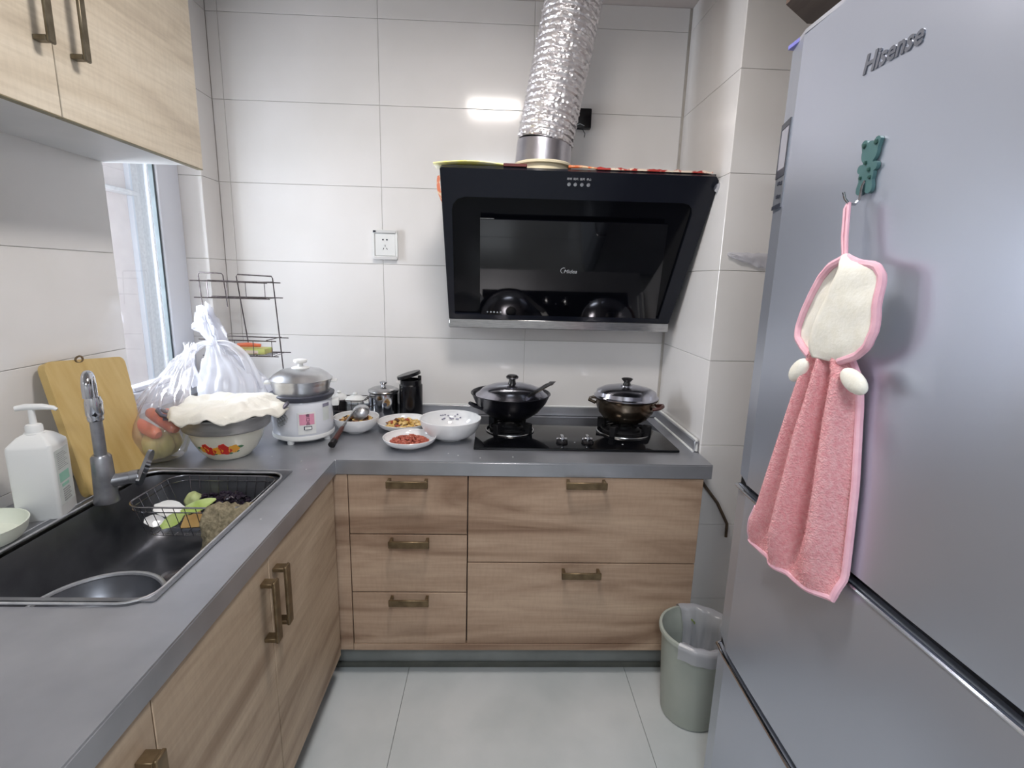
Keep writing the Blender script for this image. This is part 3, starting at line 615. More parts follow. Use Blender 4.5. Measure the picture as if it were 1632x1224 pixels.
bm = B(); strap(bm, [(-0.500, 0.30, 1.145), (-0.548, 0.29, 1.150), (-0.592, 0.28, 1.112), (-0.590, 0.27, 1.06), (-0.565, 0.265, 1.00)], 0.012, 0.055)
strap(bm, [(-0.510, 0.30, 1.155), (-0.455, 0.29, 1.150), (-0.405, 0.28, 1.115), (-0.375, 0.27, 1.06), (-0.360, 0.265, 0.99)], 0.014, 0.060)
obj('handle', bm, 'bag', t, angle=80)

# wire rack
t = thing('wire_rack', 'thin two-tier wire spice rack standing in the corner by the window', 'rack', (0, 0, 0))
RY = 0.44
bm = B()
tube(bm, [(-0.600, RY, H+0.002), (-0.628, RY, 1.395), (-0.622, RY, 1.404), (-0.540, RY, 1.402), (-0.535, RY, 1.395), (-0.527, RY, 1.275)], 0.0024, 6)
tube(bm, [(-0.455, RY, 1.098), (-0.485, RY, 1.392), (-0.480, RY, 1.400), (-0.352, RY, 1.396), (-0.348, RY, 1.388), (-0.318, RY, H+0.002)], 0.0024, 6)
obj('upright', bm, 'wire', t)
for z, xa, xb in ((1.345, -0.592, -0.318), (1.133, -0.580, -0.300)):
    bm = B(); dz = 0.030
    for k, (y_, zt) in enumerate(((RY-0.004, 1), (RY-0.12, 1))):
        tube(bm, [(xa, y_, z+dz), (xb, y_, z+dz-0.003)], 0.0021, 6); tube(bm, [(xa+0.01, y_, z-dz), (xb+0.006, y_, z-dz)], 0.0021, 6)
    tube(bm, [(xa+0.04, RY, z+dz), (xa+0.045, RY-0.12, z+dz)], 0.0018, 6); tube(bm, [(xb-0.03, RY, z+dz), (xb-0.035, RY-0.12, z+dz)], 0.0018, 6)
    for k in range(4):
        xx = xa+0.06+k*0.068; tube(bm, [(xx, RY-0.12, z+dz), (xx, RY-0.12, z-dz), (xx, RY-0.004, z-dz)], 0.0014, 5)
    for k in range(5): tube(bm, [(xa+0.04, RY-0.02-k*0.022, z-dz), (xb-0.03, RY-0.02-k*0.022, z-dz)], 0.0012, 5)
    obj('shelf', bm, 'wire', t)
mt = Matrix.Translation((-0.43, 0.375, 1.10)) @ Matrix.Rotation(0.1, 4, 'Z')
t = thing('seasoning_packet', 'flat printed seasoning packet on the lower shelf of the wire rack', 'packet', (-0.42, 0.375, 1.1065))
bm = B(); box(bm, -0.075, 0.07, -0.04, 0.035, 0, 0.022, 0.008, 2); obj('packet', bm, 'kraft', t)
bm = B(); box(bm, -0.02, 0.045, -0.0405, -0.0401, 0.004, 0.016); obj('print', bm, 'redpaper', t, label='red and white printed strip')
bm = B(); tube(bm, [(-0.46, 0.36, 1.139), (-0.42, 0.358, 1.141), (-0.375, 0.36, 1.139)], [0.007, 0.0085, 0.006], 12); tag(obj('sausage', bm, 'carrot'), 'orange-red sausage stick lying on top of the seasoning packet', 'food')
leaf((-0.405, 0.40, 0.985), 0.05, 0.03, 0.4, -1.1, 'darkgreen', 'spring_onion_leaf', 'dark green leaf tip showing between the carrier bag and the cooker')

# ------------------------------------------------------------------ basin, colander, cloth
BX, BYc = -0.355, 0.040
t = thing('enamel_basin', 'cream enamel basin with a red and yellow fruit print under the colander', 'basin', (BX, BYc, H+0.0005))
obj('basin', lathe(B(), [(0, 0), (0.062, 0), (0.066, 0.003), (0.088, 0.030), (0.104, 0.062), (0.112, 0.090), (0.118, 0.092), (0.118, 0.095), (0.109, 0.094), (0.100, 0.064), (0.084, 0.034), (0.06, 0.006), (0, 0.006)], seg=56), 'enamel', t)
def onbasin(a, z):
    pr = [(0.066, 0.003), (0.088, 0.030), (0.104, 0.062), (0.112, 0.090)]
    for (r_, z_), (r2, z2) in zip(pr, pr[1:]):
        if z_ <= z <= z2: rr = r_+(r2-r_)*(z-z_)/(z2-z_); sl = math.atan2(r2-r_, z2-z_); break
    n = Vector((math.cos(a)*math.cos(sl), math.sin(a)*math.cos(sl), -math.sin(sl))); return Vector((rr*math.cos(a), rr*math.sin(a), z)), n
a0 = math.atan2(CAM.y-BYc, CAM.x-BX)-0.42
for (da, z, s, m_, nm) in ((-0.26, 0.046, 0.010, 'orangeprint', 'fruit_print'), (-0.12, 0.041, 0.012, 'redprint', 'fruit_print'), (0.06, 0.043, 0.011, 'orangeprint', 'fruit_print'), (0.24, 0.042, 0.012, 'redprint', 'fruit_print'), (0.18, 0.056, 0.009, 'redprint', 'fruit_print'), (0.42, 0.046, 0.0115, 'orangeprint', 'fruit_print'), (-0.20, 0.057, 0.008, 'redprint', 'fruit_print'), (0.56, 0.051, 0.006, 'greenprint', 'leaf_print'), (-0.38, 0.050, 0.006, 'greenprint', 'leaf_print'), (-0.03, 0.030, 0.004, 'greenprint', 'leaf_print'), (0.34, 0.030, 0.004, 'greenprint', 'leaf_print'), (0.50, 0.035, 0.004, 'greenprint', 'leaf_print')):
    p, n = onbasin(a0+da*1.3, z); ux_ = Vector((0, 0, 1)).cross(n).normalized(); mt = basis(p+n*0.0012, ux_, n.cross(ux_), n)
    obj(nm, prism(B(), [(1.35*s*(1+0.12*math.cos(5*q*PI/8))*math.cos(q*PI/8)*(1.2 if 'leaf' in nm else 1), 1.35*s*(1+0.12*math.cos(5*q*PI/8))*math.sin(q*PI/8)*(0.6 if 'leaf' in nm else 1)) for q in range(16)], -0.004, 0.0, mt), m_, t)
t = thing('colander', 'dull aluminium colander sitting in the cream enamel basin', 'colander', (BX, BYc, H+0.024))
obj('bowl', lathe(B(), [(0, 0.0), (0.05, 0.002), (0.075, 0.022), (0.090, 0.045), (0.098, 0.069), (0.123, 0.073), (0.128, 0.078), (0.134, 0.118), (0.150, 0.122), (0.152, 0.126), (0.146, 0.128), (0.130, 0.120), (0.122, 0.080), (0.093, 0.074), (0.07, 0.025), (0.05, 0.006), (0, 0.004)], seg=56), 'colander', t)
for s in (1, -1):
    mt = Matrix.Rotation(math.radians(200 if s == 1 else 12), 4, 'Z')
    bm = B(); pts = [mt @ Vector(p) for p in ((0.134, -0.026, 0.112), (0.172, -0.024, 0.128), (0.184, -0.008, 0.140), (0.184, 0.010, 0.140), (0.172, 0.024, 0.128), (0.134, 0.026, 0.112))]
    tube(bm, pts, 0.0065, 10); prism(bm, [(0.136, -0.024), (0.170, -0.022), (0.170, 0.022), (0.136, 0.024)], 0.110, 0.118, mt); obj('handle', bm, 'grey_ear', t)
bm = B(); rows = []; nR, nA = 26, 110
for k in range(nR+1):
    q = k/nR; row = []
    for i in range(nA):
        a = 2*PI*i/nA; edge = 0.178+0.010*math.sin(2*a+0.4)+0.018*noise.noise(Vector((2*math.cos(a), 2*math.sin(a), 4)))+0.006*noise.noise(Vector((8*math.cos(a), 8*math.sin(a), 1)))
        qq = q if q < 0.88 else 0.88+(q-0.88)*0.45; r_ = edge*qq; x, y = r_*math.cos(a)+0.012*q, r_*math.sin(a)
        hh = 0.022*math.sin(min(1, q*1.1)*PI)**0.8*0.7+0.012+0.020*noise.noise(Vector((x*14, y*14, 1.5)))*min(1, q*2)+0.006*abs(math.sin(9*a+8*q))*q+0.006*noise.noise(Vector((x*40, y*40, 6)))*q
        if q > 0.88: hh -= ((q-0.88)/0.12)*(0.020+0.022*noise.noise(Vector((3*math.cos(a), 3*math.sin(a), 7))))
        row.append((x, y, hh))
    rows.append(row)
loft(bm, rows[1:], True); o = tag(obj('cloth_cover', bm, 'cloth', angle=80), 'wrinkled cream cloth laid over the colander', 'cloth')
bm = bmesh.new(); bm.from_mesh(o.data); bm.verts.ensure_lookup_table(); bm.faces.new(bm.verts[:nA]); bm.to_mesh(o.data); bm.free()
o.location = (BX, BYc, H+0.024+0.130); s_ = o.modifiers.new('thick', 'SOLIDIFY'); s_.thickness = 0.003

# ------------------------------------------------------------------ rice cooker
KX, KY = -0.183, 0.235
t = thing('rice_cooker', 'white rice cooker with an aluminium steamer tier and lid', 'rice cooker', (KX, KY, H+0.0005))
obj('body', lathe(B(), [(0, 0.014), (0.085, 0.014), (0.098, 0.022), (0.104, 0.030), (0.104, 0.060), (0.1025, 0.120), (0.100, 0.148), (0.096, 0.154), (0, 0.154)], seg=64), 'cooker', t)
obj('base_ring', lathe(B(), [(0.092, 0.010), (0.1055, 0.018), (0.107, 0.026), (0.105, 0.032), (0.09, 0.030)], seg=64), 'white', t)
for q in range(4):
    a = math.radians(-100+q*90); obj('foot', lathe(B(), [(0, 0), (0.011, 0), (0.012, 0.014), (0, 0.014)], 0.088*math.cos(a), 0.088*math.sin(a), 0, 16), 'white', t)
obj('rim', lathe(B(), [(0.094, 0.150), (0.103, 0.152), (0.110, 0.162), (0.112, 0.170), (0.104, 0.172), (0.094, 0.172)], seg=64), 'darkgrey', t)
st = obj('steamer', lathe(B(), [(0.086, 0.166), (0.093, 0.172), (0.095, 0.185), (0.0985, 0.200), (0.0985, 0.206), (0.101, 0.210), (0.101, 0.220), (0.096, 0.220), (0.09, 0.19)], seg=64), 'alu', t)
ld_ = obj('lid', lathe(B(), [(0.106, 0.219), (0.107, 0.222), (0.101, 0.226), (0.092, 0.236), (0.070, 0.250), (0.040, 0.257), (0, 0.259)], seg=64), 'alu', t)
obj('knob', lathe(B(), [(0, 0.256), (0.030, 0.256), (0.031, 0.260), (0.024, 0.263), (0.010, 0.264), (0.008, 0.274), (0.020, 0.277), (0.0235, 0.282), (0.022, 0.288), (0.012, 0.291), (0, 0.291)], seg=32), 'white', ld_)
for a in (195, 15): 
    mt = Matrix.Rotation(math.radians(a), 4, 'Z'); bm = B(); box(bm, 0.098, 0.122, -0.02, 0.02, 0.205, 0.213, 0.003, 2, mtx=mt); obj('ear', bm, 'white', st)
mt = Matrix.Rotation(math.radians(15), 4, 'Z'); bm = B(); box(bm, 0.100, 0.126, -0.024, 0.024, 0.118, 0.142, 0.006, 2, mtx=mt); obj('side_handle', bm, 'white', t)
fa = math.atan2(CAM.y-KY, CAM.x-KX)+0.0
def oncyl(a, z, r=0.1035): return basis((r*math.cos(a), r*math.sin(a), z), (-math.sin(a), math.cos(a), 0), (0, 0, 1), (math.cos(a), math.sin(a), 0))
def curved(bm, a, wd, z0, z1, r, th=0.001, n=8):
    rows = []
    A = [a-wd/2+wd*i/n for i in range(n+1)]
    rows = [[(rr*math.cos(q), rr*math.sin(q), z) for q in A] for rr, z in ((r, z0), (r+th, z0), (r+th, z1), (r, z1))]
    loft(bm, rows); return bm
pn = obj('control_panel', curved(B(), fa+0.10, 0.56, 0.040, 0.118, 0.1035, 0.003), 'white', t)
lp = obj('pink_label', curved(B(), fa+0.10, 0.46, 0.074, 0.112, 0.1067, 0.0006), 'pink', pn)
text('label_text', '煮\n口\n品', 0.014, oncyl(fa+0.13, 0.092, 0.1078), 'ink', pn, 0.0002)
sw = obj('switch', curved(B(), fa+0.12, 0.25, 0.056, 0.069, 0.1067, 0.0012), 'darkgrey', pn); obj('lever', curved(B(), fa+0.12, 0.19, 0.0585, 0.0665, 0.1075, 0.004), 'white', pn)
obj('energy_label', curved(B(), fa+0.82, 0.30, 0.078, 0.140, 0.1022, 0.0014), 'soap_label', t); obj('energy_label_heading', curved(B(), fa+0.82, 0.30, 0.128, 0.140, 0.1037, 0.0006), 'greyink', t)
bm = B()
for (cz, rr) in ((0.085, 0.016), (0.070, 0.012), (0.092, 0.007)):
    for k in range(3):
        aa = fa-0.85+0.10*k
        tube(bm, [oncyl(aa, cz, 0.1038) @ Vector((rr*math.cos(q*0.7)*(1-q*0.06), rr*math.sin(q*0.7)*(1-q*0.06)+0.006*k, 0)) for q in range(9)], 0.0009, 4)
obj('flower_print', bm, 'greyprint', t)

# ------------------------------------------------------------------ bowls and plates
def dish(name, label, x, y, r, h, rb, food=None, group=None):
    t = thing(name, label, 'bowl' if 'bowl' in name else 'plate', (x, y, H+0.0005), 0, group)
    p = []
    for i in range(9):
        s = i/8; p.append((rb+(r-rb)*math.sin(s*PI/2)**1.0, 0.004+(h-0.004)*(1-math.cos(s*PI/2))**0.85))
    inn = [(a-0.0035, b+0.002) for a, b in p[::-1]]; inn = [(min(a, r-0.004), b if i else h-0.0005) for i, (a, b) in enumerate(inn)]
    obj('bowl' if 'bowl' in name else 'plate', lathe(B(), [(0, 0.003), (rb*0.85, 0.003), (rb*0.85, 0), (rb, 0.0)]+p+[(r-0.001, h+0.001)]+inn+[(0, 0.0065)], seg=56), 'whitegloss', t)
    return t
dish('peanut_plate', 'small white plate of red peanuts at the front of the worktop', 0.216, 0.155, 0.094, 0.034, 0.050)
dish('stir_fry_plate', 'white plate of yellow stir-fry behind the plate of peanuts', 0.163, 0.352, 0.104, 0.036, 0.055)
t = dish('deep_bowl', 'large empty white bowl left of the wok', 0.352, 0.252, 0.114, 0.078, 0.050)
bm = B(); random.seed(4)
for i in range(16):
    a = 1.2+random.random()*0.9; z = 0.045+random.random()*0.02; rr = 0.0955+(z-0.045)*0.5
    blob(bm, (rr*math.cos(a), rr*math.sin(a), z), (0.004, 0.002, 0.003), 1)
obj('flower_print', bm, 'greyink', t, label='faint grey flower print inside the bowl')
dish('braised_bowl', 'white bowl of brown braised food with a ladle in it', -0.014, 0.318, 0.085, 0.060, 0.038)
def heap(name, label, x, y, rx, ry, z, n, mats_, size, seed, lump=0.5, h=0.016):
    random.seed(seed); bms = [B() for _ in mats_]
    for i in range(n):
        a = random.random()*2*PI; q = random.random()**0.5; px, py = x+rx*q*math.cos(a), y+ry*q*math.sin(a)
        s = size*(0.7+0.6*random.random()); k = random.randrange(len(mats_))
        mt = Matrix.Rotation(random.random()*PI, 3, 'Z') @ Matrix.Rotation(random.random(), 3, 'X')
        blob(bms[k], (px, py, z+h*(1-q*q)*random.random()+s*0.3), (s, s*lump, s*lump*0.9), 1, s*0.4, 90, mt)
    root = tag(obj(name, bms[0], mats_[0]), label, 'food', kind='stuff')
    for b_, m_ in zip(bms[1:], mats_[1:]): tag(obj('pieces', b_, m_, root), kind='stuff')
    return root
heap('peanuts', 'mound of red-skinned peanuts on the small front plate', 0.216, 0.155, 0.066, 0.060, H+0.014, 420, ['peanut'], 0.0072, 1, 0.62, 0.018)
heap('stir_fry', 'yellow stir-fried egg and onion with red bits on the rear plate', 0.163, 0.352, 0.070, 0.060, H+0.016, 170, ['food2', 'food2', 'food3', 'food2', 'food2', 'food'], 0.013, 2, 0.4, 0.022)
heap('braised_food', 'dark brown braised pieces in the white bowl', -0.014, 0.318, 0.064, 0.060, H+0.036, 130, ['food', 'food2', 'food', 'bakelite'], 0.013, 5, 0.5, 0.022)
# ladle: its bowl rests in the braised food, handle end on the worktop
t = thing('ladle', 'steel ladle with a red-brown wooden handle leaning in the braised bowl', 'ladle', (0, 0, 0))
A0, A1, A2, A3 = Vector((-0.046, 0.118, H+0.0125)), Vector((-0.037, 0.215, 0.865)), Vector((-0.024, 0.255, 0.889)), Vector((-0.012, 0.285, 0.908))
bm = B(); tube(bm, [A0, A0.lerp(A1, 0.08), A0.lerp(A1, 0.3), A0.lerp(A1, 0.9), A1], [0.010, 0.0115, 0.0095, 0.0085, 0.007], 14); obj('grip', bm, 'woodhandle', t, label='red-brown wooden grip')
bm = B(); tube(bm, [A0+(A0-A1).normalized()*0.004, A0.lerp(A1, 0.20)], [0.0125, 0.0120], 14); obj('grip_end', bm, 'bakelite', t, label='black end cap')
bm = B(); tube(bm, [A1, A2, A3, A3+Vector((0.004, 0.012, -0.002))], [0.0055, 0.004, 0.005, 0.008], 10); obj('stem', bm, 'steel', t)
n_ = Vector((-0.25, -0.62, 0.74)).normalized(); x_ = Vector((0.6, 0.35, 0.5)); x_ = (x_-n_*x_.dot(n_)).normalized()
mt = basis((0.006, 0.306, 0.898), x_, n_.cross(x_), n_)
bm = B(); lathe(bm, [(0.0, 0.026), (0.014, 0.0235), (0.026, 0.016), (0.0345, 0.004), (0.036, -0.002), (0.033, 0.003), (0.025, 0.0135), (0.012, 0.021), (0, 0.0235)], seg=32, mtx=mt); obj('scoop', bm, 'alu', t)

# wire caddy with lidded jars behind the cooker
t = thing('wire_caddy', 'small wire caddy holding jars between the cooker and the steel canister', 'caddy', (-0.085, 0.465, H+0.001))
bm = B()
for z in (0.004, 0.05, 0.094): tube(bm, [(x, y, z) for x, y in rrect(-0.070, 0.072, -0.048, 0.048, 0.012, 3)], 0.0018, 6, True)
for x in (-0.07, -0.025, 0.025, 0.072):
    for y in (-0.048, 0.048): tube(bm, [(x, y, 0.004), (x, y, 0.094)], 0.0015, 5)
tube(bm, [(0.072, -0.02, 0.09), (0.085, -0.02, 0.098), (0.085, 0.02, 0.098), (0.072, 0.02, 0.09)], 0.0018, 6)
obj('wires', bm, 'wire', t)
for (dx, dy, rr, hh, body, lb, lidm) in ((-0.037, 0.004, 0.029, 0.088, 'bakelite', 'dark jar with a white lid in the wire caddy, nearest the cooker', 'white'), (0.028, 0.0, 0.036, 0.082, 'jarglass', 'glass jar with a white lid in the wire caddy, left of the steel canister', 'white')):
    j = thing('spice_jar', lb, 'jar', (-0.085+dx, 0.465+dy, H+0.003), 0, 'jars in the wire caddy')
    obj('jar', lathe(B(), [(0, 0), (rr, 0), (rr*1.02, 0.01), (rr, hh*0.85), (rr*0.9, hh), (0, hh)], seg=28), body, j)
    l_ = obj('lid', lathe(B(), [(0, hh+0.0005), (rr*1.08, hh+0.0005), (rr*1.1, hh+0.006), (rr*0.9, hh+0.016), (rr*0.4, hh+0.022), (0, hh+0.023)], seg=28), lidm, j)
    obj('knob', lathe(B(), [(0, hh+0.021), (0.006, hh+0.022), (0.010, hh+0.030), (0.006, hh+0.035), (0, hh+0.036)], seg=16), lidm, l_)
# steel canister and black canister
t = thing('steel_canister', 'polished steel canister with a knobbed lid left of the black one', 'canister', (0.048, 0.520, H+0.0005))
obj('body', lathe(B(), [(0, 0), (0.058, 0), (0.060, 0.003), (0.060, 0.108), (0.063, 0.111), (0.060, 0.114), (0, 0.114)], seg=48), 'chrome', t)
l_ = obj('lid', lathe(B(), [(0.0635, 0.1145), (0.0645, 0.118), (0.062, 0.122), (0.045, 0.130), (0.02, 0.134), (0, 0.135)], seg=48), 'steel', t)
obj('knob', lathe(B(), [(0, 0.134), (0.010, 0.134), (0.008, 0.142), (0.015, 0.150), (0.016, 0.154), (0.008, 0.157), (0, 0.157)], seg=24), 'chrome', l_)
obj('vent', lathe(B(), [(0, 0), (0.008, 0), (0.006, 0.002), (0, 0.002)], seg=14, mtx=basis((0.017, -0.0582, 0.07), (1, 0, 0), (0, 0, 1))), 'darkgrey', t)
t = thing('black_canister', 'tall black canister with its lid tilted open against the back wall', 'canister', (0.163, 0.515, H+0.0005))
obj('body', lathe(B(), [(0, 0), (0.045, 0), (0.048, 0.004), (0.048, 0.145), (0.044, 0.150), (0.044, 0.168), (0.040, 0.168), (0.040, 0.155), (0, 0.155)], seg=48), 'jarblack', t)
mt = Matrix.Translation((-0.006, 0, 0.180)) @ Matrix.Rotation(math.radians(-17), 4, 'Y')
bm = B(); lathe(bm, [(0, 0), (0.049, 0), (0.050, 0.002), (0.050, 0.012), (0.048, 0.014), (0, 0.014)], seg=48, mtx=mt); obj('lid', bm, 'jarblack', t)
bm = B(); box(bm, 0.030, 0.044, -0.006, 0.006, 0.160, 0.185, 0.002); obj('hinge', bm, 'jarblack', t)

# ------------------------------------------------------------------ hob
t = thing('gas_hob', 'black glass two-burner gas hob set in the worktop', 'hob', (0, 0, H))
obj('glass_top', box(B(), 0.444, 1.176, 0.118, 0.532, 0.0008, 0.010, 0.002, 2), 'hobglass', t)
for (bx, by, rr) in ((0.577, 0.335, 0.092), (1.028, 0.340, 0.104)):
    b_ = obj('burner', lathe(B(), [(0, 0.0102), (rr*0.80, 0.0102), (rr*0.78, 0.014), (rr*0.62, 0.016), (rr*0.60, 0.026), (rr*0.50, 0.032), (rr*0.48, 0.024), (rr*0.30, 0.024), (rr*0.28, 0.034), (0, 0.036)], bx, by, 0, 40), 'iron', t)
    bm = B(); tube(bm, arc((bx, by, 0.0125), rr, 0, 352, 44), 0.0035, 8, True); obj('drip_ring', bm, 'steel', b_)
    bm = B()
    tube(bm, arc((bx, by, 0.024), rr*0.84, 0, 350, 35), 0.0035, 6, True)
    for q in range(4):
        a = math.radians(45+90*q+8); mt = Matrix.Translation((bx, by, 0)) @ Matrix.Rotation(a, 4, 'Z')
        box(bm, rr*0.74, rr*1.06, -0.011, 0.011, 0.0104, 0.052, 0.002, mtx=mt); box(bm, rr*0.40, rr*1.0, -0.004, 0.004, 0.040, 0.050, 0.001, mtx=mt)
    obj('pan_support', bm, 'iron', t)
for kx, ky in ((0.763, 0.182), (0.857, 0.186)):
    k_ = obj('knob', lathe(B(), [(0, 0.0102), (0.021, 0.0102), (0.022, 0.014), (0.019, 0.022), (0, 0.022)], kx, ky, 0, 28), 'bakelite', t)
    bm = B(); box(bm, kx-0.006, kx+0.006, ky-0.019, ky+0.019, 0.022, 0.038, 0.004, 2); box(bm, kx-0.019, kx+0.019, ky-0.004, ky+0.004, 0.0225, 0.030, 0.002); obj('knob_grip', bm, 'chrome', k_)
obj('marks', (lambda bm: (lathe(bm, [(0, 0.0101), (0.003, 0.0101), (0.003, 0.0104), (0, 0.0104)], 0.811, 0.190, 0, 12), lathe(bm, [(0, 0.0101), (0.0035, 0.0101), (0.0035, 0.0104), (0, 0.0104)], 0.985, 0.175, 0, 12))[0])(B()), 'mark', t)

# ------------------------------------------------------------------ wok and pot
WZ = H+0.0525
t = thing('wok', 'black wok with a domed steel lid on the left burner', 'wok', (0.577, 0.340, WZ))
obj('pan', lathe(B(), [(0, 0), (0.045, 0), (0.075, 0.012), (0.110, 0.037), (0.138, 0.072), (0.152, 0.104), (0.155, 0.106), (0.153, 0.108), (0.146, 0.104), (0.134, 0.074), (0.106, 0.040), (0.07, 0.015), (0, 0.004)], seg=64), 'wokblack', t)
mt = Matrix.Rotation(math.radians(200), 4, 'Z')
bm = B(); tube(bm, [mt @ Vector(p) for p in ((0.125, -0.03, 0.056), (0.158, -0.026, 0.070), (0.166, 0, 0.075), (0.158, 0.026, 0.070), (0.125, 0.03, 0.056))], 0.006, 8); obj('ear', bm, 'wokblack', t)
tl = t; LM = Matrix.Translation((0.004, -0.006, 0.098))
lid_ = obj('lid', lathe(B(), [(0.139, 0.0), (0.141, 0.003), (0.138, 0.006), (0.125, 0.013), (0.115, 0.024), (0.085, 0.036), (0.05, 0.043), (0, 0.046), (0, 0.044), (0.05, 0.041), (0.084, 0.034), (0.112, 0.021), (0.122, 0.010)], seg=64, mtx=LM), 'lidsteel', tl)
obj('knob', lathe(B(), [(0, 0.045), (0.016, 0.045), (0.014, 0.050), (0.012, 0.062), (0.022, 0.068), (0.024, 0.073), (0.018, 0.079), (0, 0.080)], seg=28, mtx=LM), 'bakelite', lid_)
obj('knob_ring', lathe(B(), [(0.0225, 0.0665), (0.0245, 0.069), (0.0245, 0.071), (0.0225, 0.071)], seg=28, mtx=LM), 'chrome', lid_)
t = thing('spatula', 'steel spatula resting across the wok rim on the right', 'spatula', (0, 0, 0))
bm = B(); P0, P1 = Vector((0.632, 0.215, 0.990)), Vector((0.728, 0.322, 1.022)); dd = (P1-P0).normalized(); sd = dd.cross(Vector((0, 0, 1))).normalized(); mt = basis(P0, dd, -sd)
L_ = (P1-P0).length; prism(bm, [(0, -0.006), (L_-0.02, -0.010), (L_, -0.014), (L_+0.004, 0.002), (L_-0.016, 0.012), (0, 0.006)], -0.002, 0.003, mt); obj('handle', bm, 'chrome', t)
bm = B(); prism(bm, [(L_-0.01, -0.012), (L_+0.030, -0.004), (L_+0.022, 0.018), (L_-0.008, 0.012)], -0.004, -0.0022, mt); obj('blade', bm, 'steel', t)
t = thing('cooking_pot', 'heat-stained steel pot on the right burner', 'pot', (1.030, 0.345, WZ))
obj('pan', lathe(B(), [(0, 0), (0.062, 0), (0.085, 0.015), (0.106, 0.040), (0.115, 0.066), (0.116, 0.088), (0.122, 0.090), (0.124, 0.094), (0.118, 0.096), (0.112, 0.090), (0.110, 0.066), (0.08, 0.02), (0.06, 0.006), (0, 0.006)], seg=64), 'potsteel', t)
for a, m_, nm in ((-28, 'woodhandle', 'handle'), (152, 'potsteel', 'handle')):
    mt = Matrix.Rotation(math.radians(a), 4, 'Z')
    bm = B(); tube(bm, [mt @ Vector(p) for p in ((0.112, -0.036, 0.068), (0.138, -0.030, 0.074), (0.144, 0, 0.076), (0.138, 0.030, 0.074), (0.112, 0.036, 0.068))], 0.0065, 10); obj(nm, bm, m_, t)
bm = B(); prism(bm, [(-0.136, 0.0), (-0.112, -0.016), (-0.112, 0.016)], 0.090, 0.096); obj('spout', bm, 'potsteel', t)
LM = Matrix.Translation((0, 0, 0.0965))
lid_ = obj('lid', lathe(B(), [(0.121, 0.0), (0.124, 0.002), (0.124, 0.006), (0.118, 0.010), (0.114, 0.024), (0.095, 0.034), (0.06, 0.042), (0.02, 0.045), (0, 0.0455), (0, 0.0435), (0.06, 0.040), (0.110, 0.022), (0.114, 0.008)], seg=64, mtx=LM), 'lidsteel', t)
obj('knob', lathe(B(), [(0, 0.045), (0.018, 0.045), (0.015, 0.050), (0.012, 0.060), (0.019, 0.068), (0.0225, 0.073), (0.017, 0.076), (0, 0.077)], seg=28, mtx=LM), 'bakelite', lid_)
obj('knob_base', lathe(B(), [(0.0225, 0.0448), (0.0225, 0.048), (0.016, 0.0495), (0.016, 0.0448)], seg=28, mtx=LM), 'chrome', lid_)

# ------------------------------------------------------------------ range hood
t = thing('range_hood', 'wide slanted black glass range hood on the back wall above the hob', 'range hood', (0, 0, 0))
P0 = Vector((0, 0.480, 1.250)); vd = Vector((0, -0.28, 0.515)).normalized(); nv = Vector((1, 0, 0)).cross(vd)      # outward normal
if nv.y > 0: nv = -nv
HM = basis(P0, (1, 0, 0), vd, nv)
def wid(v): s = v/0.59; return 0.327+(0.320-0.327)*s, 1.213+(1.250-1.213)*s
bm = B(); rows = []
for (y, z) in ((0.480, 1.217), (0.480, 1.250), (0.2, 1.765), (0.2, 1.774), (BY-0.003, 1.774), (BY-0.003, 1.217)):
    s = min(max((z-1.25)/0.515, 0), 1); xa = 0.327-0.005*s+0.001; xb = 1.211+0.034*s; rows.append([(xa, y+ (0.012 if y < 0.5 else 0), z), (xb, y+(0.012 if y < 0.5 else 0), z)])
va = [bm.verts.new(r[0]) for r in rows]; vb = [bm.verts.new(r[1]) for r in rows]; n = len(rows)
for i in range(n): bm.faces.new((va[i], va[(i+1) % n], vb[(i+1) % n], vb[i]))
bm.faces.new(va); bm.faces.new(vb[::-1]); obj('body', bm, 'black', t, smooth=False)
outer = [(0.327, 0.008), (1.213, 0.008), (1.2505, 0.560), (1.247, 0.578), (1.236, 0.590), (0.325, 0.590), (0.320, 0.585)]
hole = [(0.350, 0.030), (1.168, 0.030), (1.188, 0.460), (1.182, 0.480), (1.170, 0.492), (1.150, 0.498), (0.400, 0.496), (0.375, 0.488), (0.360, 0.470), (0.355, 0.450)]
bm = B(); plate_hole(bm, outer, hole, -0.006, 0.014)
for v in bm.verts: v.co = HM @ v.co
obj('face_frame', bm, 'hoodframe', t, smooth=False)
bm = B(); prism(bm, hole, -0.006, 0.003, HM); obj('recess_panel', bm, 'recess', t, smooth=False)
bm = B(); prism(bm, [(0.450, 0.024), (1.158, 0.014), (1.108, 0.428), (0.452, 0.426)], 0.0032, 0.012)
for v in bm.verts: v.co.z += 0.042*v.co.y; v.co = HM @ v.co
obj('glass_plate', bm, 'hoodglass', t, smooth=False)
bm = B(); box(bm, 0.452, 0.500, 0.4285, 0.4300, 0.0225, 0.0305, mtx=HM); box(bm, 0.698, 0.849, 0.4975, 0.4995, 0.003, 0.0135, mtx=HM); obj('painted_glint', bm, 'steel', t)  # steel slivers stand in for glints along the hood edges
bm = B(); box(bm, 0.326, 1.214, 0.460, 0.492, 1.215, 1.2515, 0.003); obj('steel_strip', bm, 'steel', t, label='brushed steel bottom strip')
for i, bx in enumerate((0.748, 0.769, 0.791, 0.813)):
    bm = B(); lathe(bm, [(0, 0.0142), (0.0062, 0.0142), (0.0058, 0.017), (0, 0.0175)], bx, 0.549, 0, 18, mtx=HM); obj('button', bm, 'alu', t)
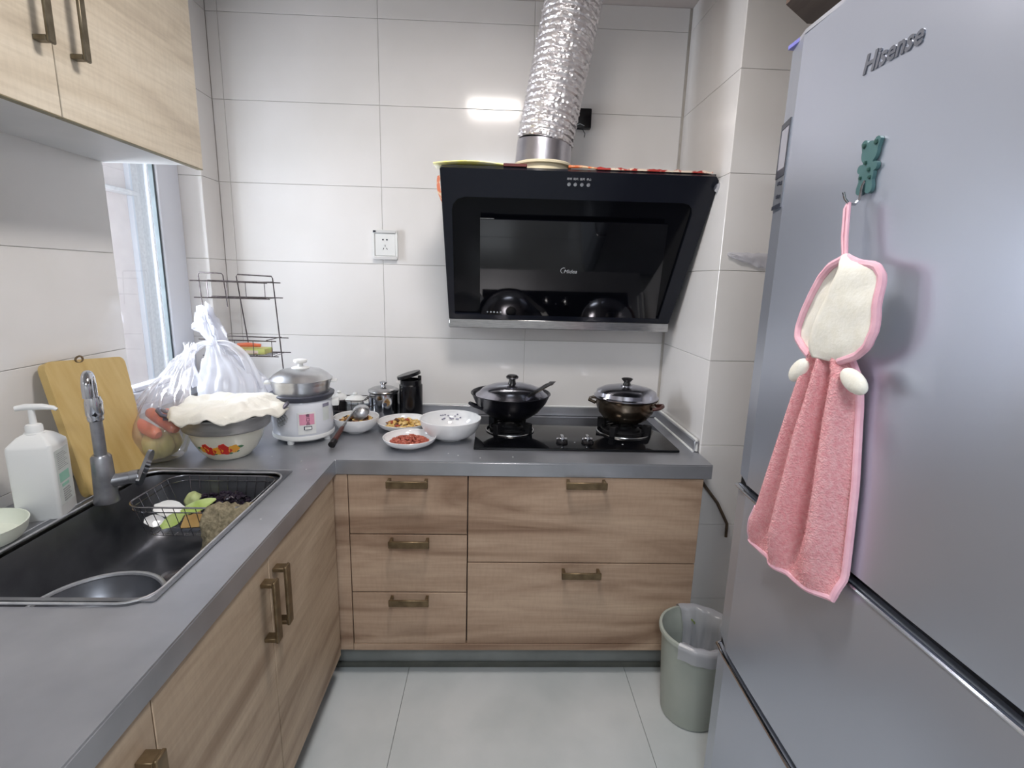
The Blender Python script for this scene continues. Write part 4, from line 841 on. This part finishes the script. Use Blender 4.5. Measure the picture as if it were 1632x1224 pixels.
for i, (bx, s) in enumerate(((0.748, '照明'), (0.769, '弱风'), (0.791, '强风'), (0.813, '停止'))):
    text('button_text', s, 0.0085, HM @ Matrix.Translation((bx, 0.566, 0.0145)), 'mark', t, 0.0002)
text('logo', 'Midea', 0.021, HM @ Matrix.Translation((0.787, 0.232, 0.0222)), 'mark', t, 0.0003, shear=0.25)
bm = B(); tube(bm, [HM @ Vector(p) for p in arc((0.762, 0.236, 0.0228), 0.011, 70, 250, 10)], 0.0009, 5); obj('logo_swoosh', bm, 'mark', t)
for i, s_ in enumerate('★●◆▲■'): text('small_mark', s_, 0.009, HM @ Matrix.Translation((0.480+0.013*i, 0.043, 0.0150)), 'mark', t, 0.0002)
bm = B(); lathe(bm, [(0, 0.0), (0.016, 0.0), (0.015, 0.012), (0.0, 0.016)], 1.2475, 0.558, 0.0142, 16, mtx=HM); obj('corner_latch', bm, 'chrome', t)
# things on and around the hood
bm = B(); rows = []
for i in range(13):
    u = i/12; rows.append([(0.296+0.255*u, 0.206+0.10*v, 1.7760+0.010*math.sin(PI*u)*(1-v)+0.002*v) for v in (0, 0.5, 1)])
loft(bm, rows); o = tag(obj('yellow_sheet', bm, 'yellow'), 'yellow and white plastic sheet along the top left edge of the hood', 'sheet'); s_ = o.modifiers.new('t', 'SOLIDIFY'); s_.thickness = 0.004; s_.offset = 1
tag(obj('maroon_card', box(B(), 0.528, 0.606, 0.202, 0.27, 1.7745, 1.784, 0.001), 'maroon'), 'small maroon card on top of the hood before the duct collar', 'card')
bm = B(); tube(bm, [(0.745, 0.215, 1.782), (0.79, 0.214, 1.783), (0.84, 0.212, 1.779)], [0.005, 0.0045, 0.003], 8); tag(obj('orange_stick', bm, 'orange'), 'thin pale orange stick on the hood top right of the duct', 'stick')
bm = B(); rows = []
for i in range(40):
    u = i/39; h_ = 0.007+0.006*noise.noise(Vector((u*18, 0, 3))); rows.append([(0.84+0.39*u, 0.203, 1.7745), (0.84+0.39*u, 0.205, 1.7745+h_), (0.84+0.39*u, 0.235, 1.7765+h_*0.5), (0.84+0.39*u, 0.27, 1.7755)])
loft(bm, rows); tag(obj('crumpled_paper', bm, 'redpaper'), 'crumpled red and white paper lining along the hood top at the right', 'paper')
bm = B(); rows = []
for i in range(18):
    u = i/17; z = 1.745-0.13*u; rows.append([(0.3175-0.012*math.sin(u*5+0.4)-0.007*v, 0.235+0.20*u+0.012*v+0.004*math.sin(u*9), z) for v in (-1, -0.3, 0.4, 1)])
loft(bm, rows); tag(obj('orange_ribbon', bm, 'orange'), 'orange and cream packaging strip hanging at the left side of the hood', 'ribbon')

# ------------------------------------------------------------------ exhaust duct
t = thing('exhaust_duct', 'crinkled silver foil duct rising from the hood to the ceiling', 'duct', (0, 0, 0))
D0, D1 = Vector((0.672, 0.335, 1.876)), Vector((0.775, 0.365, 2.450)); ax = (D1-D0).normalized(); sx_ = ax.cross(Vector((0, 1, 0))).normalized(); sy_ = ax.cross(sx_).normalized()
bm = B(); rows = []; NZ, NA, RB = 230, 110, 27.0
L_ = (D1-D0).length
for k in range(NZ+1):
    u = k/NZ; row = []
    for i in range(NA):
        a = 2*PI*i/NA; ph = (u*RB) % 1.0; dst = min(ph, 1-ph)
        rr = 0.092 + 0.0052*min(1, dst*4)**0.7
        q = Vector((math.cos(a)*5.5, math.sin(a)*5.5, u*RB*0.9)); rr += 0.0042*noise.noise(q*2.0)*min(1, dst*5) + 0.0028*noise.noise(q*4.5)
        row.append(D0+ax*(L_*u)+(sx_*math.cos(a)+sy_*math.sin(a))*rr)
    rows.append(row)
loft(bm, rows, True); obj('foil_hose', bm, 'duct', t, angle=28)
D2 = Vector((0.668, 0.334, 1.806))
rows = []; n0 = Vector((0, 0, 1))
bm = B()
for u, rr in ((0, 0.0985), (0.3, 0.0975), (0.7, 0.0965), (1.02, 0.0955), (1.03, 0.0935)):
    c = D2.lerp(D0, u); rows.append([c+Vector((math.cos(2*PI*i/64)*(rr+0.0012*noise.noise(Vector((math.cos(2*PI*i/64)*4, math.sin(2*PI*i/64)*4, u*3)))), math.sin(2*PI*i/64)*rr, 0.010*math.cos(2*PI*i/64)*-u*1.0)) for i in range(64)])
loft(bm, rows, True); obj('tape_band', bm, 'tape', t)
obj('collar', lathe(B(), [(0.090, 1.7745), (0.090, 1.798), (0.102, 1.800), (0.103, 1.806), (0.100, 1.809), (0.090, 1.809)], 0.668, 0.334, 0, 56), 'cream', t, label='cream plastic outlet collar')

# ------------------------------------------------------------------ wall socket, black plug box
t = thing('wall_socket', 'white wall socket in a clear cover on the back wall tiles', 'socket', (0.052, BY-0.0005, 1.535))
fr = obj('frame', (lambda bm: plate_hole(bm, rrect(-0.051, 0.051, -0.059, 0.059, 0.006), rrect(-0.043, 0.043, -0.045, 0.045, 0.003), 0, 0.012))(B()), 'white', t); fr.rotation_euler = (PI/2, 0, 0)
obj('face', box(B(), -0.0425, 0.0425, -0.010, -0.0005, -0.0445, 0.0445, 0.002), 'white', t)
bm = B()
for x, z, a, b_ in ((-0.008, 0.020, 0.0035, 0.0035), (0.008, 0.020, 0.0035, 0.0035)): lathe(bm, [(0, 0), (a, 0), (a, 0.0006), (0, 0.0006)], seg=12, mtx=basis((x, -0.0102, z), (1, 0, 0), (0, 0, 1)))
box(bm, -0.0012, 0.0012, -0.0108, -0.0102, -0.008, 0.000)
for s in (-1, 1): box(bm, -0.0012, 0.0012, -0.0108, -0.0102, -0.004, 0.004, mtx=Matrix.Translation((s*0.007, 0, -0.016)) @ Matrix.Rotation(s*-0.5, 4, 'Y'))
obj('holes', bm, 'panel_dark', t)
bm = B(); box(bm, -0.048, 0.046, -0.016, -0.0122, 0.046, 0.056, 0.002); obj('cover_hinge', bm, 'carcass', t); bm = B(); box(bm, -0.048, 0.050, -0.018, -0.0122, -0.060, -0.047, 0.002); obj('cover_lip', bm, 'carcass', t)
obj('clip', box(B(), -0.047, -0.036, -0.0185, -0.0162, 0.048, 0.056, 0.001), 'panel_dark', t)
t = thing('socket_box', 'black surface box with a loose wire on the wall right of the duct', 'socket', (0.840, BY-0.0005, 2.038))
obj('box', box(B(), -0.034, 0.034, -0.032, -0.0005, -0.036, 0.036, 0.004, 2), 'blackplastic', t)
obj('lid', box(B(), -0.036, 0.030, -0.038, -0.0322, -0.038, 0.034, 0.003, 2), 'jarblack', t)
bm = B(); tube(bm, [(-0.022, -0.03, -0.037), (0.0, -0.035, -0.042), (0.010, -0.036, -0.058), (0.008, -0.036, -0.072)], 0.0016, 6); obj('wire', bm, 'jarblack', t)
bm = B(); tube(bm, [(-0.028, -0.039, -0.030), (-0.012, -0.041, -0.024), (0.006, -0.039, -0.030)], 0.0014, 6); obj('lid_mark', bm, 'mark', t)

# ------------------------------------------------------------------ pier details: cable, plastic film
bm = B(); tube(bm, [(1.245, CY-0.008, 0.745), (1.275, CY-0.009, 0.702), (1.33, CY-0.009, 0.635), (1.375, CY-0.008, 0.553), (1.378, CY-0.006, 0.50)], 0.0055, 8); tag(obj('cable', bm, 'cable'), 'brown cable running down the pier tiles under the worktop', 'cable')
t = thing('plastic_wrap', 'crumpled clear plastic film stuck on the tiles beside the fridge', 'film', (0, 0, 0))
bm = B(); rows = []
for i in range(26):
    u = i/25; wd_ = 0.006+0.034*u**0.8
    rows.append([(1.268+0.17*u, CY-0.006-0.012*abs(noise.noise(Vector((u*7, v*3, 1)))), 1.510-0.02*u+wd_*(v-0.4)*-1.5+0.004*noise.noise(Vector((u*9, v*6, 3)))) for v in [k/8 for k in range(9)]])
loft(bm, rows); obj('film', bm, 'liner', t, angle=80)

# ------------------------------------------------------------------ fridge
FX, FY0, FY1, FT = 1.102, -0.420, -1.180, 1.893
t = thing('fridge', 'tall silver three-door fridge on the right', 'fridge', (0, 0, 0))
obj('body', box(B(), 1.168, 1.770, FY1+0.004, FY0-0.004, 0.02, FT-0.012, 0.004), 'fridge_edge', t)
for x in (1.20, 1.72):
    for y in (FY0-0.06, FY1+0.06): obj('foot', lathe(B(), [(0, 0), (0.02, 0), (0.018, 0.02), (0, 0.02)], x, y, 0.0005, 16), 'bakelite', t)
def door_poly():
    return [(1.160, FY0), (FX+0.024, FY0), (FX+0.018, FY0-0.004), (FX+0.0015, FY0-0.070), (FX, FY0-0.074), (FX, -0.60), (FX, -0.775), (FX, -0.95), (FX, FY1+0.05), (FX+0.010, FY1), (1.160, FY1)]
drs = []
for (z0, z1) in ((0.954, FT), (0.512, 0.934), (0.045, 0.490)):
    bm = B(); prism(bm, door_poly(), z0, z1)
    es = [e for e in bm.edges if len(e.link_faces) == 2 and abs(e.verts[0].co.z-e.verts[1].co.z) < 1e-6 and min(v.co.x for v in e.verts) < 1.13]
    bmesh.ops.bevel(bm, geom=es, offset=0.006, segments=3, affect='EDGES', profile=0.6)
    drs.append(obj('door', bm, 'fridge', t, angle=12))
for (z0, z1) in ((0.934, 0.954), (0.490, 0.512)):
    obj('door_gap', box(B(), 1.122, 1.166, FY1+0.01, FY0-0.008, z0+0.0005, z1-0.0005), 'fridge_dark', t)
    bm = B(); tube(bm, [(1.121, FY0-0.006, z0-0.002), (FX+0.008, FY0-0.012, z0-0.001), (FX+0.0035, FY0-0.06, z0-0.001), (FX-0.001, -0.775, z0-0.001), (FX+0.003, FY1+0.03, z0-0.001)], 0.0042, 8); obj('grip_lip', bm, 'chrome', t)
bm = B(); prism(bm, [(x+(0.001 if x < 1.15 else 0), y) for x, y in door_poly()], FT+0.0005, FT+0.008); obj('top_trim', bm, 'fridge_edge', t)
obj('protective_film', box(B(), FX+0.010, FX+0.024, FY0-0.075, FY0+0.002, FT+0.001, FT+0.010, 0.001), 'bluefilm', t, label='blue film on the top corner')
# display strip on the bevel
P = Vector((FX+0.0177, FY0-0.005, 0)); Q = Vector((FX+0.0020, FY0-0.068, 0)); du = (P-Q).normalized(); out_ = Vector((-1, 0, 0)); out_ = (out_-du*out_.dot(du)).normalized()
DM = basis((Q.x, Q.y, 1.575), du, (0, 0, 1), out_); DL = (P-Q).length
dp = obj('display', prism(B(), [(0.004, -0.002), (DL+0.001, -0.002), (DL+0.001, 0.172), (0.004, 0.172)], -0.001, 0.0022, DM), 'panel_mid', t)
obj('display_bezel', (lambda bm: [bm, [setattr(v, 'co', DM @ v.co) for v in plate_hole(bm, [(0.004, 0.062), (DL+0.001, 0.062), (DL+0.001, 0.172), (0.004, 0.172)], [(0.010, 0.078), (DL-0.004, 0.078), (DL-0.004, 0.160), (0.010, 0.160)], 0.0022, 0.0034).verts]][0])(B()), 'panel_dark', dp)
obj('screen', prism(B(), [(0.010, 0.078), (DL-0.004, 0.078), (DL-0.004, 0.160), (0.010, 0.160)], 0.0022, 0.0026, DM), 'lcd', dp)
for (u_, v_) in ((0.012, 0.045), (0.030, 0.047), (0.012, 0.018), (0.030, 0.020)):
    obj('button', prism(B(), [(u_, v_), (u_+0.015, v_), (u_+0.015, v_+0.006), (u_, v_+0.006)], 0.0022, 0.0036, DM), 'panel_dark', dp)
obj('lower_bar', prism(B(), [(0.005, -0.002), (DL, -0.002), (DL, 0.006), (0.005, 0.006)], 0.0022, 0.0040, DM), 'panel_dark', dp)
TM = basis((FX-0.0008, -0.748, 1.762), (0, -1, 0), (0, 0, 1), (-1, 0, 0))
text('logo', 'Hisense', 0.040, TM, 'logo', t, 0.0012, shear=0.18, bold=0.0009, wx=0.94)

# wall cabinet over the fridge
t = thing('over_fridge_cabinet', 'dark brown wooden cabinet with a cut corner above the fridge', 'cabinet', (0, 0, 0))
obj('body', prism(B(), [(1.118, -1.2), (1.118, -0.375), (1.21, -0.300), (1.803, -0.300), (1.803, -1.2)], 2.0, CEIL-0.002), 'darkwood', t, smooth=False)
obj('door', box(B(), 1.100, 1.117, -1.19, -0.40, 2.004, CEIL-0.006, 0.001), 'darkwood', t)

# ------------------------------------------------------------------ bear hook and hanging hand towel
t = thing('bear_hook', 'small teal bear-shaped hook stuck on the upper fridge door', 'hook', (FX-0.0006, -0.742, 1.60))
KM = basis((0, 0, 0), (0, -1, 0), (0, 0, 1), (-1, 0, 0))
sil = []
for q in range(72):
    a = 2*PI*q/72; x, y = math.sin(a), math.cos(a); best = 0
    # radial envelope of head, ears, body, arms and legs as seen from the centre
    for (cx, cy, rr) in ((0, 0.020, 0.0175), (-0.014, 0.034, 0.0075), (0.014, 0.034, 0.0075), (0, -0.014, 0.0165), (-0.015, -0.002, 0.007), (0.015, -0.002, 0.007), (-0.010, -0.034, 0.0085), (0.010, -0.034, 0.0085)):
        b_ = x*cx+y*cy; disc = b_*b_-(cx*cx+cy*cy-rr*rr)
        if disc >= 0: best = max(best, b_+math.sqrt(disc))
    sil.append((x*max(best, 0.012), y*max(best, 0.012)))
bm = B(); prism(bm, sil, 0.0, 0.006, KM); obj('bear', bm, 'bear', t)
for (cx, cy, rr) in ((-0.013, 0.033, 0.004), (0.013, 0.033, 0.004), (0.006, -0.006, 0.0032), (-0.004, 0.006, 0.0032), (-0.011, -0.016, 0.0028), (0.010, -0.018, 0.003)):
    bm = B(); lathe(bm, [(0, 0.0062), (rr, 0.0062), (rr*0.8, 0.0085), (0, 0.009)], cx, cy, 0, 12, mtx=KM); obj('stud', bm, 'beardark', t)
bm = B(); tube(bm, [KM @ Vector(p) for p in ((0, -0.022, 0.006), (0, -0.030, 0.009), (0, -0.050, 0.010), (0, -0.058, 0.016), (0, -0.058, 0.026), (0, -0.050, 0.034), (0, -0.040, 0.038))], 0.0021, 8); obj('hook', bm, 'chrome', t)

TXc = 1.066
t = thing('hand_towel', 'pink terry hand towel with a cream fleece top hanging from the bear hook', 'towel', (0, 0, 0))
bm = B()
for s in (-1, 1): tube(bm, [(FX-0.027, -0.742+0.001*s, 1.5435), (FX-0.030, -0.744+0.004*s, 1.535), (1.070, -0.752+0.004*s, 1.49), (1.068, -0.762+0.003*s, 1.462)], 0.0030, 8)
obj('loop', bm, 'piping', t)
# cream head: outline in (y,z), folded on a diagonal crease
left = [(-0.768, 1.458), (-0.740, 1.447), (-0.712, 1.428), (-0.696, 1.400), (-0.680, 1.370), (-0.668, 1.340), (-0.672, 1.318), (-0.692, 1.302), (-0.716, 1.292)]
right = [(-0.768, 1.458), (-0.800, 1.447), (-0.838, 1.443), (-0.850, 1.428), (-0.853, 1.395), (-0.856, 1.350), (-0.848, 1.326), (-0.826, 1.308), (-0.792, 1.294)]
def lerp2(p, q, s): return (p[0]+(q[0]-p[0])*s, p[1]+(q[1]-p[1])*s)
def samp(path, u):
    f = u*(len(path)-1); k = min(int(f), len(path)-2); return lerp2(path[k], path[k+1], f-k)
NU, NV = 30, 14
def head_pt(u, v, lift):
    p = lerp2(samp(left, u), samp(right, u), v)
    return (TXc + 0.006 - lift - 0.007*math.sin(PI*min(1, max(0, v)))*math.sin(PI*min(1, u*0.9+0.08)) + 0.003*noise.noise(Vector((p[0]*30, p[1]*30, 0))), p[0], p[1])
def crease(u): return 0.56-0.27*u+0.03*math.sin(u*6)
bm = B(); loft(bm, [[head_pt(i/NU, crease(i/NU)*1.08*j/NV, 0.004-0.012*(j/NV)) for j in range(NV+1)] for i in range(NU+1)])
hd = obj('left_fold', bm, 'fleece', t, angle=80, label='cream fleece fold tucked behind'); s_ = hd.modifiers.new('t', 'SOLIDIFY'); s_.thickness = 0.005
bm = B(); loft(bm, [[head_pt(i/NU, crease(i/NU)+(1-crease(i/NU))*j/NV, 0.002+0.011*(1-j/NV)**1.2) for j in range(NV+1)] for i in range(NU+1)])
hd = obj('right_fold', bm, 'fleece', t, angle=80, label='cream fleece fold in front'); s_ = hd.modifiers.new('t', 'SOLIDIFY'); s_.thickness = 0.006
bm = B(); pth = [head_pt(i/NU, 0, 0.004) for i in range(NU, -1, -1)]+[head_pt(i/NU, 1, 0.004) for i in range(1, NU+1)]
tube(bm, [(p[0]-0.002, p[1], p[2]) for p in pth], 0.0065, 8, False); obj('edging', bm, 'piping', t)
# pink body with vertical folds
Lp = [(-0.716, 1.300), (-0.700, 1.24), (-0.676, 1.14), (-0.648, 1.02), (-0.626, 0.95), (-0.607, 0.90), (-0.600, 0.876)]
Rp = [(-0.792, 1.300), (-0.812, 1.27), (-0.822, 1.20), (-0.838, 1.10), (-0.846, 1.00), (-0.850, 0.94), (-0.848, 0.905)]
NU, NV = 70, 60; rows = []
def towel_pt(u, v):
    l = samp(Lp, u); r = samp(Rp, u); p = lerp2(l, r, v); am = (0.009+0.013*min(1, u*2))*(1-0.75*max(0, u-0.72)/0.28)
    x = TXc+0.006 - am*(math.sin(v*PI*5.4+0.6)*0.9+0.35*math.sin(v*PI*9+2)) - 0.010*u*math.sin(PI*v) + 0.003*noise.noise(Vector((u*6, v*6, 3)))
    zb = -0.018*math.sin(PI*v)*(u**6) 
    return Vector((min(x, FX-0.010), p[0], p[1]+zb*0.4))
for i in range(NU+1): rows.append([towel_pt(i/NU, j/NV) for j in range(NV+1)])
bm = B(); loft(bm, rows); bd = obj('body', bm, 'terry', t, angle=80, label='pink terry towel panel'); s_ = bd.modifiers.new('t', 'SOLIDIFY'); s_.thickness = 0.004
bm = B(); random.seed(11)
for k in range(15000):
    u, v = random.random(), 0.03+0.93*random.random()
    p = towel_pt(u, v); q = towel_pt(min(1, u+0.01), v); r = towel_pt(u, min(1, v+0.01)); n = (q-p).cross(r-p)
    if n.length < 1e-9: continue
    n.normalize()
    if n.x > 0: n = -n
    tdir = (n*0.0060+Vector((0, random.uniform(-1, 1), random.uniform(-1.2, 0.3)))*0.0018); sdv = Vector((0, random.uniform(-1, 1), random.uniform(-1, 1))).normalized()*0.0010
    a, b_, c_ = bm.verts.new(p+n*0.0003-sdv), bm.verts.new(p+n*0.0003+sdv), bm.verts.new(p+tdir); bm.faces.new((a, b_, c_))
me = bpy.data.meshes.new('pile'); bm.to_mesh(me); bm.free(); me.materials.append(M['terry']); pl = bpy.data.objects.new('pile', me); C.objects.link(pl); pl.parent = t; pl['kind'] = 'stuff'
bm = B(); pth = [towel_pt(i/NU, 0) for i in range(0, NU+1, 2)][22:]+[towel_pt(1, j/NV) for j in range(2, NV+1, 2)]+[towel_pt(i/NU, 1) for i in range(NU-2, -1, -2)]
tube(bm, pth, 0.0062, 8); obj('edging', bm, 'piping', t)
for (y, z, ry, lb) in ((-0.694, 1.262, -0.7, None), (-0.836, 1.270, 0.32, None)):
    bm = B(); blob(bm, (TXc-0.004, y, z), (0.010, 0.031, 0.017), 3, 0.0, 60, Matrix.Rotation(ry, 3, 'X')); obj('arm', bm, 'fleece', t)

# ------------------------------------------------------------------ bin
t = thing('bin', 'grey-green plastic bin on the floor between drawers and fridge', 'bin', (1.190, -0.142, 0.0008))
obj('tub', lathe(B(), [(0, 0), (0.088, 0), (0.092, 0.004), (0.100, 0.10), (0.110, 0.28), (0.112, 0.295), (0.119, 0.296), (0.121, 0.303), (0.119, 0.311), (0.111, 0.312), (0.109, 0.305), (0.107, 0.28), (0.104, 0.275), (0.103, 0.25), (0.101, 0.245), (0.099, 0.22), (0.096, 0.10), (0.088, 0.006), (0, 0.006)], seg=64), 'binplastic', t)
t2 = thing('bin_liner', 'crumpled white plastic bag lining the bin', 'bag', (1.190, -0.142, 0))
bm = B(); rws = bagloft(interp([(0.004, -0.004, 0.10, 0.07, 0.07, 0.15), (0.004, -0.004, 0.19, 0.078, 0.078, 0.2), (0.004, -0.004, 0.27, 0.084, 0.084, 0.16), (0.004, -0.004, 0.315, 0.098, 0.098, 0.06), (0.004, -0.004, 0.324, 0.118, 0.118, 0.03), (0.004, -0.004, 0.315, 0.128, 0.128, 0.02), (0.004, -0.004, 0.270, 0.126, 0.126, 0.03)], 24), 15, seed=1)
rws = [[p for p in r[44:72]]+[p for p in r[0:22]] for r in rws]
loft(bm, rws); obj('film', bm, 'liner', t2, angle=80)
bm = B(); blob(bm, (0.0, 0.0, 0.13), (0.07, 0.07, 0.04), 3, 0.03, 25); obj('crumple', bm, 'liner', t2, angle=80)
leaf((1.205, -0.072, 0.285), 0.03, 0.014, 0.4, 0.9, 'greens', 'leaf_scrap', 'small green leaf scrap stuck to the bin liner')

bm = B(); random.seed(21)
for (x, y) in ((0.395, 0.055), (0.47, 0.035), (-0.10, -0.02), (-0.06, -0.09), (0.36, 0.075), (-0.05, -0.42), (0.58, 0.05), (-0.21, 0.02)):
    blob(bm, (x, y, H+0.0012), (0.0028, 0.0020, 0.0012), 1)
tag(obj('crumbs', bm, 'white'), 'scattered white crumbs on the bare front of the worktop', 'crumbs', kind='stuff')
